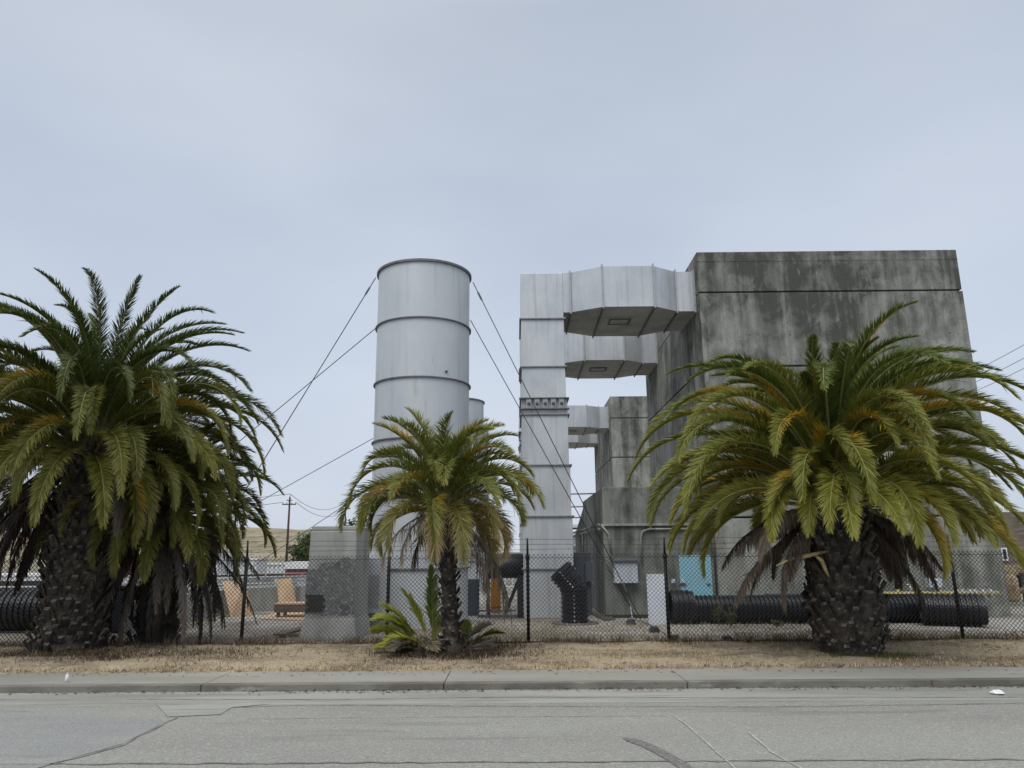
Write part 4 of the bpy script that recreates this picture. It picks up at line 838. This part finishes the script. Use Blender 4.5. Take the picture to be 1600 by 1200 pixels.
def boots(mb, rg, fx, prof, rows, per, size, lift=.6, tipm=1):
    """fx(z)->(x,y) axis, prof(z)->radius; upward pointing cut frond bases in spirals"""
    z0, z1 = prof[0][0], prof[-1][0]; zs = [a_[0] for a_ in prof]; rs = [a_[1] for a_ in prof]
    n = 28; m = 36; vs = []; fs = []
    for i_ in range(m):
        z_ = z0 + (z1 - z0) * i_ / (m - 1); r = np.interp(z_, zs, rs) * .93; c = fx(z_)
        for k in range(n): a_ = 2 * math.pi * k / n; vs.append((c[0] + r * math.cos(a_), c[1] + r * math.sin(a_), z_))
    for i_ in range(m - 1):
        for k in range(n): fs.append((i_ * n + k, i_ * n + (k + 1) % n, (i_ + 1) * n + (k + 1) % n, (i_ + 1) * n + k))
    fs.append(tuple((m - 1) * n + k for k in range(n)))
    mb.add(vs, fs, 0, True)
    for i_ in range(rows):
        z_ = z0 + (z1 - z0) * (i_ + .5) / rows
        for k in range(per):
            a_ = 2 * math.pi * (k + .5 * (i_ % 2) + rg.normal() * .13) / per; r = np.interp(z_, zs, rs); c = fx(z_)
            s_ = size * (1 + rg.normal() * .22); er = Vector((math.cos(a_), math.sin(a_), 0)); et = Vector((-math.sin(a_), math.cos(a_), 0)); ez = Vector((0, 0, 1))
            o = Vector((c[0], c[1], z_ + rg.normal() * .035)) + er * (r * .90)
            up_ = (ez + er * (lift + rg.normal() * .12)).normalized(); hgt = s_ * rg.uniform(1.0, 1.5); wd = s_ * .62
            p0 = o - et * wd - ez * s_ * .4; p1 = o + et * wd - ez * s_ * .4; pb = o - ez * s_ * .9 + er * .01
            tL = o + up_ * hgt - et * wd * .42; tR = o + up_ * hgt + et * wd * .42; th = er * s_ * .32 - ez * s_ * .12
            k0 = o + er * s_ * .22 - ez * .1 * s_
            mb.add([p0, pb, p1, tR, tL, k0, tR - up_ * .03 + th, tL - up_ * .03 + th, o + up_ * hgt * .9 - er * .05],
                   [(0, 1, 5), (1, 2, 5), (0, 5, 7, 4), (5, 2, 3, 6), (5, 6, 7)], 0)
            mb.add([tL, tR, tR - up_ * .03 + th, tL - up_ * .03 + th], [(3, 2, 1, 0)], tipm)
    return mb
def big_palm(cx, cy, zc, label, seed, nfr, Ln, prof, ndead, skirt, yel=.25, lean=(0, 0), group='large date palms on the verge', emin=-35, leafL=.40, dark=1.0, nl=260, dlen=(1.4, 2.4), phase=0., e_shift=0, hang=(), de=-18, clear=0, extra=45, ue=.95, tall=1.0):
    rg = np.random.RandomState(seed); t = thing('date_palm', (cx, cy, GZ), label, 'palm tree', group)
    fx = lambda z: (cx + lean[0] * (z - GZ) / (zc - GZ), cy + lean[1] * (z - GZ) / (zc - GZ))
    boots(MB(), rg, fx, prof, int((prof[-1][0] - GZ) / .15), int(2 * math.pi * max(a_[1] for a_ in prof) / .26), .165).build('trunk', ['bark', 'barktip'], t)
    c = fx(zc); dcol = 1.5 if clear == 1.0 else 1.0
    inner = []
    for i_ in range(nfr + extra):
        u = (i_ + .5) / nfr if i_ < nfr else .10 + .85 * (i_ - nfr + .5) / extra; az = i_ * 2.39996 + phase + rg.normal() * .10
        e0 = np.radians(86 + e_shift - (86 - emin) * u ** ue) + rg.normal() * .06
        bend = np.radians(58 + 66 * min(1, u * 3.2) - 36 * max(0, u - .45) / .55 + (rg.normal() * 10) * (.6 if u < .12 else 1) + (14 if u < .1 and clear == 1.0 else 0))
        ln = Ln * (.90 + .14 * min(1, u * 2.6)) * (1 + rg.normal() * .05) * (1 - .30 * max(0, u - .55) / .45) * (1 + ((tall - 1) if u < .16 else 0) - .22 * max(0, .14 - u) / .14) * (.86 if i_ >= nfr else 1)
        if u > .45 and abs((az + math.pi / 2 + math.pi) % (2 * math.pi) - math.pi) < 1.0 and clear == 1.0: ln *= .86
        rb = .12 + .34 * u; zz = zc + .38 - .62 * u
        base = (c[0] + rb * math.cos(az), c[1] + rb * math.sin(az), zz)
        if u < .35: cb, ct = GREEN, GREEN * 1.1 + OLIVE * .3
        elif u < .7: cb, ct = GREEN * .7 + OLIVE * .35, OLIVE
        else: cb, ct = OLIVE * .75 + GREEN * .2, OLIVE * 1.1 + PALE * .15
        cb = cb * dark; ct = ct * dark
        ym = YEL * dark if rg.rand() < yel and u > .12 else None
        frond(rg, t, 'frond', base, az, e0, ln, bend, leafL * (.85 + .2 * min(1, u * 3)), nl, cb, ct, ym, droop=.08 + .14 * u, vang=44 - 12 * u, roll=rg.normal() * .4, curl=rg.normal() * .25, pw=1.75 - .3 * u, w=.018, jit=.12, rach=RACH * dark, tipw=.03 + .12 * max(0, u - .3), collect=inner if i_ >= nfr else None)
    if inner:
        npobj('inner_fronds', *[np.concatenate([c_[k_] for c_ in inner]) for k_ in range(4)], 'leaf', t)['kind'] = 'stuff'
    for i_ in range(ndead):
        u = (i_ + .5) / ndead; az = i_ * 2.39996 + 1.1 + rg.normal() * .3
        if clear and abs((az + math.pi / 2 + math.pi) % (2 * math.pi) - math.pi) < clear: az += math.pi * .8
        e0 = np.radians(de - 40 * u + rg.normal() * 8); d_ = rg.rand()
        col = (DEAD * (1 - d_ * .5) + DEADG * d_ * .5) * dcol
        frond(rg, t, 'dead_frond', (c[0] + .42 * math.cos(az), c[1] + .42 * math.sin(az), zc - .25 - .35 * u), az, e0, rg.uniform(*dlen) * skirt, np.radians(60 + rg.normal() * 15), leafL * .62, int(nl * .8), col * .8, col, None, droop=.9, vang=-10, w=.02, roll=rg.normal() * .6, curl=rg.normal() * .3, spread=.8, jit=.3, rach=DEAD * .8, r0=.026)
    for (az, e0, ln, bd, cc) in hang:
        frond(rg, t, 'dead_frond', (c[0] + .45 * math.cos(az), c[1] + .45 * math.sin(az), zc - .5), az, e0, ln, bd, leafL * .6, int(nl * .8), cc * .85, cc, None, droop=.9, vang=-8, w=.02, spread=.7, jit=.3, rach=cc * .8, r0=.028)
    return t, c
# right-hand palm
PR = gnd(1350, 1030)
zc = at(1336, 768, PR.y).z
prof = [(GZ, .50), (GZ + .35, .60), (GZ + .85, .66), (GZ + 1.4, .62), (GZ + 2.0, .54), (GZ + 2.5, .50), (zc, .46)]
tp, c = big_palm(PR.x, PR.y + .5, zc, 'big date palm with fat scaly trunk and yellow-tipped fronds before the big building', 21, 100, 3.95, prof, 36, 1, yel=.5, phase=.4, ue=1.18, tall=.94, emin=10, dark=1.25, dlen=(1.3, 2.4), lean=(-.02, 0), de=6, clear=1.0)
rg = np.random.RandomState(4)
for pts in ([(1290, 862), (1262, 868), (1235, 874), (1213, 884)], [(1272, 866), (1284, 876), (1290, 890), (1296, 903)]):
    P_ = [at(a_, b_, PR.y + .1) for a_, b_ in pts]; mb = MB().tube(P_, [.02, .04, .036, .012], 8)
    mb.build('flower_stalk', 'stalk', tp)
# left palms
PL = gnd(80, 1022); zc = at(100, 706, PL.y + .6).z
prof = [(GZ, .78), (GZ + .3, .66), (GZ + 1.0, .60), (GZ + 1.8, .62), (zc, .5)]
big_palm(PL.x, PL.y + .6, zc, 'largest left palm, dark green crown over a thick shaded trunk at the left edge', 5, 100, 4.05, prof, 50, 1.0, ue=1.0, tall=1.14, yel=.08, dark=.82, phase=1.3, emin=-2, leafL=.38, dlen=(1.5, 2.6), clear=.9, de=-5, hang=[(a_, np.radians(-38 - 8 * math.sin(a_ * 7)), 2.5 + .3 * math.sin(a_ * 5), np.radians(44), DEAD * .8) for a_ in np.arange(2.5, 4.1, .13)])
PB = gnd(232, 1008); zc = at(235, 800, PB.y + .35).z
prof = [(GZ, .45), (GZ + .6, .38), (GZ + 1.4, .36), (zc, .34)]
hang = [(a_ + .13 * math.sin(a_ * 9), np.radians(-46 + 12 * math.sin(a_ * 5)), 2.3 + .4 * math.sin(a_ * 7), np.radians(38), DEAD * (.45 + .25 * math.sin(a_ * 11))) for a_ in np.arange(0, 6.28, .33)] + [(-.9, np.radians(-30), 2.9, np.radians(52), DEADG * .8), (-.3, np.radians(-48), 2.5, np.radians(42), DEAD)]
big_palm(PB.x, PB.y + .35, zc, 'second left palm behind the largest, draped in dead brown fronds down to the ground', 9, 60, 2.45, prof, 26, 1.0, yel=.06, dark=.78, phase=.2, emin=-22, leafL=.34, nl=150, extra=10, hang=hang)
# middle palm
PM = gnd(706, 1026); zc = at(686, 788, PM.y + .2).z; lean = at(693, 810, PM.y + .2).x - PM.x
rg = np.random.RandomState(31); t = thing('young_date_palm', (PM.x, PM.y + .2, GZ), 'middle palm with a slim rough trunk and ragged yellowing fronds in front of the stack', 'palm tree')
fx = lambda z: (PM.x + lean * ((z - GZ) / (zc - GZ)), PM.y + .2)
prof = [(GZ, .26), (GZ + .3, .17), (GZ + 1.0, .145), (GZ + 1.8, .15), (zc, .13)]
boots(MB(), rg, fx, prof, 18, 9, .10, lift=.95).build('trunk', ['bark', 'barktip'], t)
c = fx(zc)
nf = 56
for i_ in range(nf):
    u = (i_ + .5) / nf; az = i_ * 2.39996 + .5 + rg.normal() * .12; e0 = np.radians(84 - 82 * u ** 1.15) + rg.normal() * .08
    cb, ct = (GREEN * .95 + OLIVE * .3, OLIVE * 1.15) if u < .76 else (OLIVE * .75 + YEL * .12, OLIVE * .7 + BLEACH * .35)
    ln = 1.98 * (1.0 + .10 * min(1, u * 2.5)) * (1 + rg.normal() * .08) * (1 - .25 * max(0, u - .6) / .4)
    if u > .92: cb, ct = YEL * .55 + OLIVE * .3, BLEACH
    frond(rg, t, 'frond', (c[0] + .1 * math.cos(az), c[1] + .1 * math.sin(az), zc + .12 - .3 * u), az, e0, ln, np.radians(60 + 58 * min(1, u * 2.5) + rg.normal() * 12), .40, 150, cb, ct, YEL if rg.rand() < .2 else None, pw=1.6, droop=.10 + .20 * u, vang=36, roll=rg.normal() * .5, curl=rg.normal() * .3, w=.016, r0=.02, jit=.16, tipw=.1 * (u > .5) + .03)
for k, (az, e0, ln, bd, cc) in enumerate([(-.25, -35, 2.3, 56, DEADG), (.0, -38, 2.5, 50, DEADG * .9), (-.5, -42, 2.1, 48, DEAD), (.3, -36, 2.3, 52, DEAD), (-.1, -34, 2.2, 54, BLEACH * .5), (-.7, -30, 2.0, 58, DEADG), (3.6, -10, 1.7, 80, BLEACH * .8), (-2.2, -5, 1.5, 85, BLEACH * .7), (-1.2, 5, 1.4, 95, BLEACH * .6 + YEL * .3), (2.6, -35, 1.2, 55, DEAD)]):
    frond(rg, t, 'dead_frond', (c[0] + .12 * math.cos(az), c[1] + .12 * math.sin(az), zc - .15), az, np.radians(e0), ln, np.radians(bd), .36, 40, cc * .9, cc, None, droop=.9, vang=-10, w=.018, spread=.7, jit=.28, rach=cc * .8, r0=.018)
# young offshoots at its foot
def offshoot(px, py, label, fr, seed, sc=1):
    rg = np.random.RandomState(seed); b_ = gnd(px, py); t = thing('palm_offshoot', b_, label, 'palm shoot', 'young palm shoots at the foot of the middle palm')
    for (az, e0, ln, bd, cc) in fr:
        frond(rg, t, 'frond', (b_.x + rg.normal() * .05, b_.y + rg.normal() * .05, GZ + .03), np.radians(az), np.radians(e0), ln * sc, np.radians(bd), (.46 if e0 < 70 else .36) * sc, 66, cc, cc * 1.25, None, droop=.08, vang=10, w=.03, rach=RACH * .8 + cc * .3, r0=.016, roll=rg.normal() * .3, spread=.75, start=.28)
LG = OLIVE * .95 + GREEN * .7
LG = LG * 1.3
offshoot(668, 1022, 'bright green young palm shoot spreading left of the middle palm trunk', [(110, 86, 1.85, 8, GREEN * 1.1 + OLIVE * .3), (182, 62, 1.5, 70, LG), (172, 44, 1.4, 55, LG * 1.1), (196, 25, 1.2, 40, LG), (150, 74, 1.6, 35, LG), (190, 72, 1.4, 50, LG * .9), (160, 54, 1.4, 45, LG), (205, 45, 1.0, 60, LG), (60, 62, 1.2, 40, LG * .8), (230, 38, .9, 60, DEADG), (265, 30, .7, 70, DEAD), (285, 55, .8, 90, BLEACH * .8), (165, 15, .9, 25, LG * .8)], 3, .86)
offshoot(728, 1018, 'small green palm shoot low on the right of the middle palm trunk', [(5, 48, 1.15, 55, LG * .6), (20, 62, 1.1, 50, DEADG), (100, 78, .8, 20, LG * .6), (-30, 30, .8, 50, DEADG * .8), (-60, 25, .7, 50, DEADG), (-15, 15, .9, 30, DEAD), (150, 70, .9, 30, LG * .7), (240, 30, .6, 50, DEAD)], 4, .68)

# ---------------------------------------------------------------- dry grass and weeds
rg = np.random.RandomState(8)
def blades(name, n, xf, yf, hf, cols, label, w=.004, lean=.6):
    x_, y_, h_ = xf(n), yf(n), hf(n); a_ = rg.rand(n) * 6.283; ll = rg.rand(n) * lean
    p = np.stack([x_, y_, np.full(n, GZ + .01)], 1); tip = p + np.stack([np.cos(a_) * h_ * ll, np.sin(a_) * h_ * ll, h_], 1)
    wv = np.stack([-np.sin(a_), np.cos(a_), 0 * a_], 1) * w * (.6 + .8 * rg.rand(n, 1))
    md = (p + tip) / 2 + np.stack([0 * a_, 0 * a_, h_ * .12], 1)
    V = np.stack([p - wv, p + wv, md + wv * .8, md - wv * .8, tip], 1).reshape(-1, 3); i0 = (np.arange(n) * 5)[:, None]
    ci = rg.randint(0, len(cols), n); C = np.array(cols)[ci] * (.7 + .6 * rg.rand(n, 1)); C = np.repeat(C, 5, 0)
    o = npobj(name, V, i0 + np.array([0, 1, 2, 3]), i0 + np.array([3, 2, 4]), C, 'grass'); tag(o, label, 'grass', kind='stuff')
STRAW = [(.50, .41, .25), (.42, .34, .20), (.30, .23, .14), (.12, .09, .06), (.58, .50, .34)]
def xpatch(n):
    c_ = rg.uniform(-13, 13, 1500); return np.where(rg.rand(n) < .6, c_[rg.randint(0, 1500, n)] + rg.normal(size=n) * .05, rg.uniform(-13, 13, n))
blades('dry_grass', 60000, xpatch, lambda n: Y_WALK + .03 + rg.rand(n) ** 1.15 * (FY - Y_WALK), lambda n: .02 + .05 * rg.rand(n) ** 2, STRAW, 'short straw-coloured dry grass covering the verge', w=.005, lean=1.6)
def clump(n): 
    c_ = rg.uniform(-13, 13, 260); return c_[rg.randint(0, 260, n)] + rg.normal(size=n) * .12
blades('dry_weeds', 15000, clump, lambda n: FY + rg.normal(size=n) * .16, lambda n: .06 + .20 * rg.rand(n) ** 2, [(.20, .15, .10), (.12, .09, .06), (.30, .23, .14), (.09, .08, .045)], 'brown dry weeds tangled along the foot of the fence', w=.004, lean=1.2)
def ring(cx, sd):
    return lambda n: cx + rg.normal(size=n) * sd
blades('green_grass', 2600, ring(PR.x + .1, .45), lambda n: PR.y + .05 + rg.normal(size=n) * .15, lambda n: .03 + .08 * rg.rand(n), [(.07, .10, .02), (.12, .13, .04)], 'green grass at the foot of the right-hand palm trunk', w=.005)
blades('frond_litter', 16000, lambda n: np.concatenate([PL.x + 1.2 + rg.normal(size=n // 2) * 1.6, PM.x + rg.normal(size=n - n // 2) * .7]), lambda n: PM.y + .3 + rg.normal(size=n) * .5, lambda n: .03 + .10 * rg.rand(n), [(.09, .065, .045), (.15, .11, .08), (.06, .045, .03)], 'dark brown fallen frond litter under the left and middle palms', w=.006, lean=3)
blades('yard_weeds', 9000, lambda n: rg.uniform(-6, 9, n), lambda n: FY + .6 + rg.rand(n) ** 1.5 * 4.5, lambda n: .02 + .09 * rg.rand(n) ** 2, STRAW, 'sparse dry weeds on the yard behind the fence', w=.005)
blades('grass_tufts', 16000, lambda n: (lambda c_: c_[rg.randint(0, 330, n)] + rg.normal(size=n) * .05)(rg.uniform(-13, 13, 330)), lambda n: Y_WALK + .1 + rg.rand(n) * (FY - Y_WALK) , lambda n: .03 + .09 * rg.rand(n) ** 2, STRAW, 'taller straw-coloured grass standing in the verge', w=.004, lean=1.0)
# weed plant by the long pipe
def weed(px, py, h, label):
    b_ = gnd(px, py); t = thing('weed_plant', b_, label, 'weed', 'leafy weeds beside the long black pipe'); mb = MB()
    for k in range(6):
        a_ = rg.rand() * 6.28; mb.tube([b_, b_ + Vector((math.cos(a_) * .06, math.sin(a_) * .06, h * .5)), b_ + Vector((math.cos(a_) * .16, math.sin(a_) * .16, h * (.7 + .3 * rg.rand())))], .005, 4)
    mb.build('stem', 'plyold', t)
    v, q_, col = leaf_cloud(rg, np.array([b_.x, b_.y, GZ + h * .5]), (.18, .15, h * .5), 220, .03, np.array([.05, .07, .025]), np.array([.14, .15, .05])); npobj('leaves', v, q_, np.zeros((0, 3), int), col, 'crown', t)
weed(1122, 979, .62, 'taller green weed in front of the long black pipe'); weed(1142, 981, .5, 'shorter weed right beside the tall one at the long black pipe'); weed(1214, 979, .18, 'tiny weed at the long black pipe left of the palm trunk')
# litter
a = gnd(104, 1066, GZ)
t = thing('litter_bottle', (a.x, a.y, GZ), 'small white plastic bottle standing on the sidewalk at the left', 'bottle')
lathe(MB(), (a.x, a.y), [(.001, GZ), (.027, GZ), (.028, GZ + .07), (.022, GZ + .10), (.011, GZ + .125)], 16).build('bottle_body', 'tap', t)
lathe(MB(), (a.x, a.y), [(.012, GZ + .126), (.012, GZ + .145), (.001, GZ + .147)], 12).build('bottle_cap', 'mark', t)
a = gnd(1557, 1085, 0); mb = MB(); r2 = np.random.RandomState(2); vs = []
lathe(mb, (a.x, a.y), [(.001, .006), (.07, .008), (.085, .03), (.05, .05), (.001, .04)], 9, smooth=False)
mb.v = [(x_ + r2.normal() * .012, y_ + r2.normal() * .012, max(.005, z_ + r2.normal() * .008)) for x_, y_, z_ in mb.v]
tag(mb.build('plastic_litter', 'tap'), 'crumpled white plastic scrap in the gutter at the right', 'litter')
for o in bpy.data.objects:
    if '_w' in o: del o['_w']
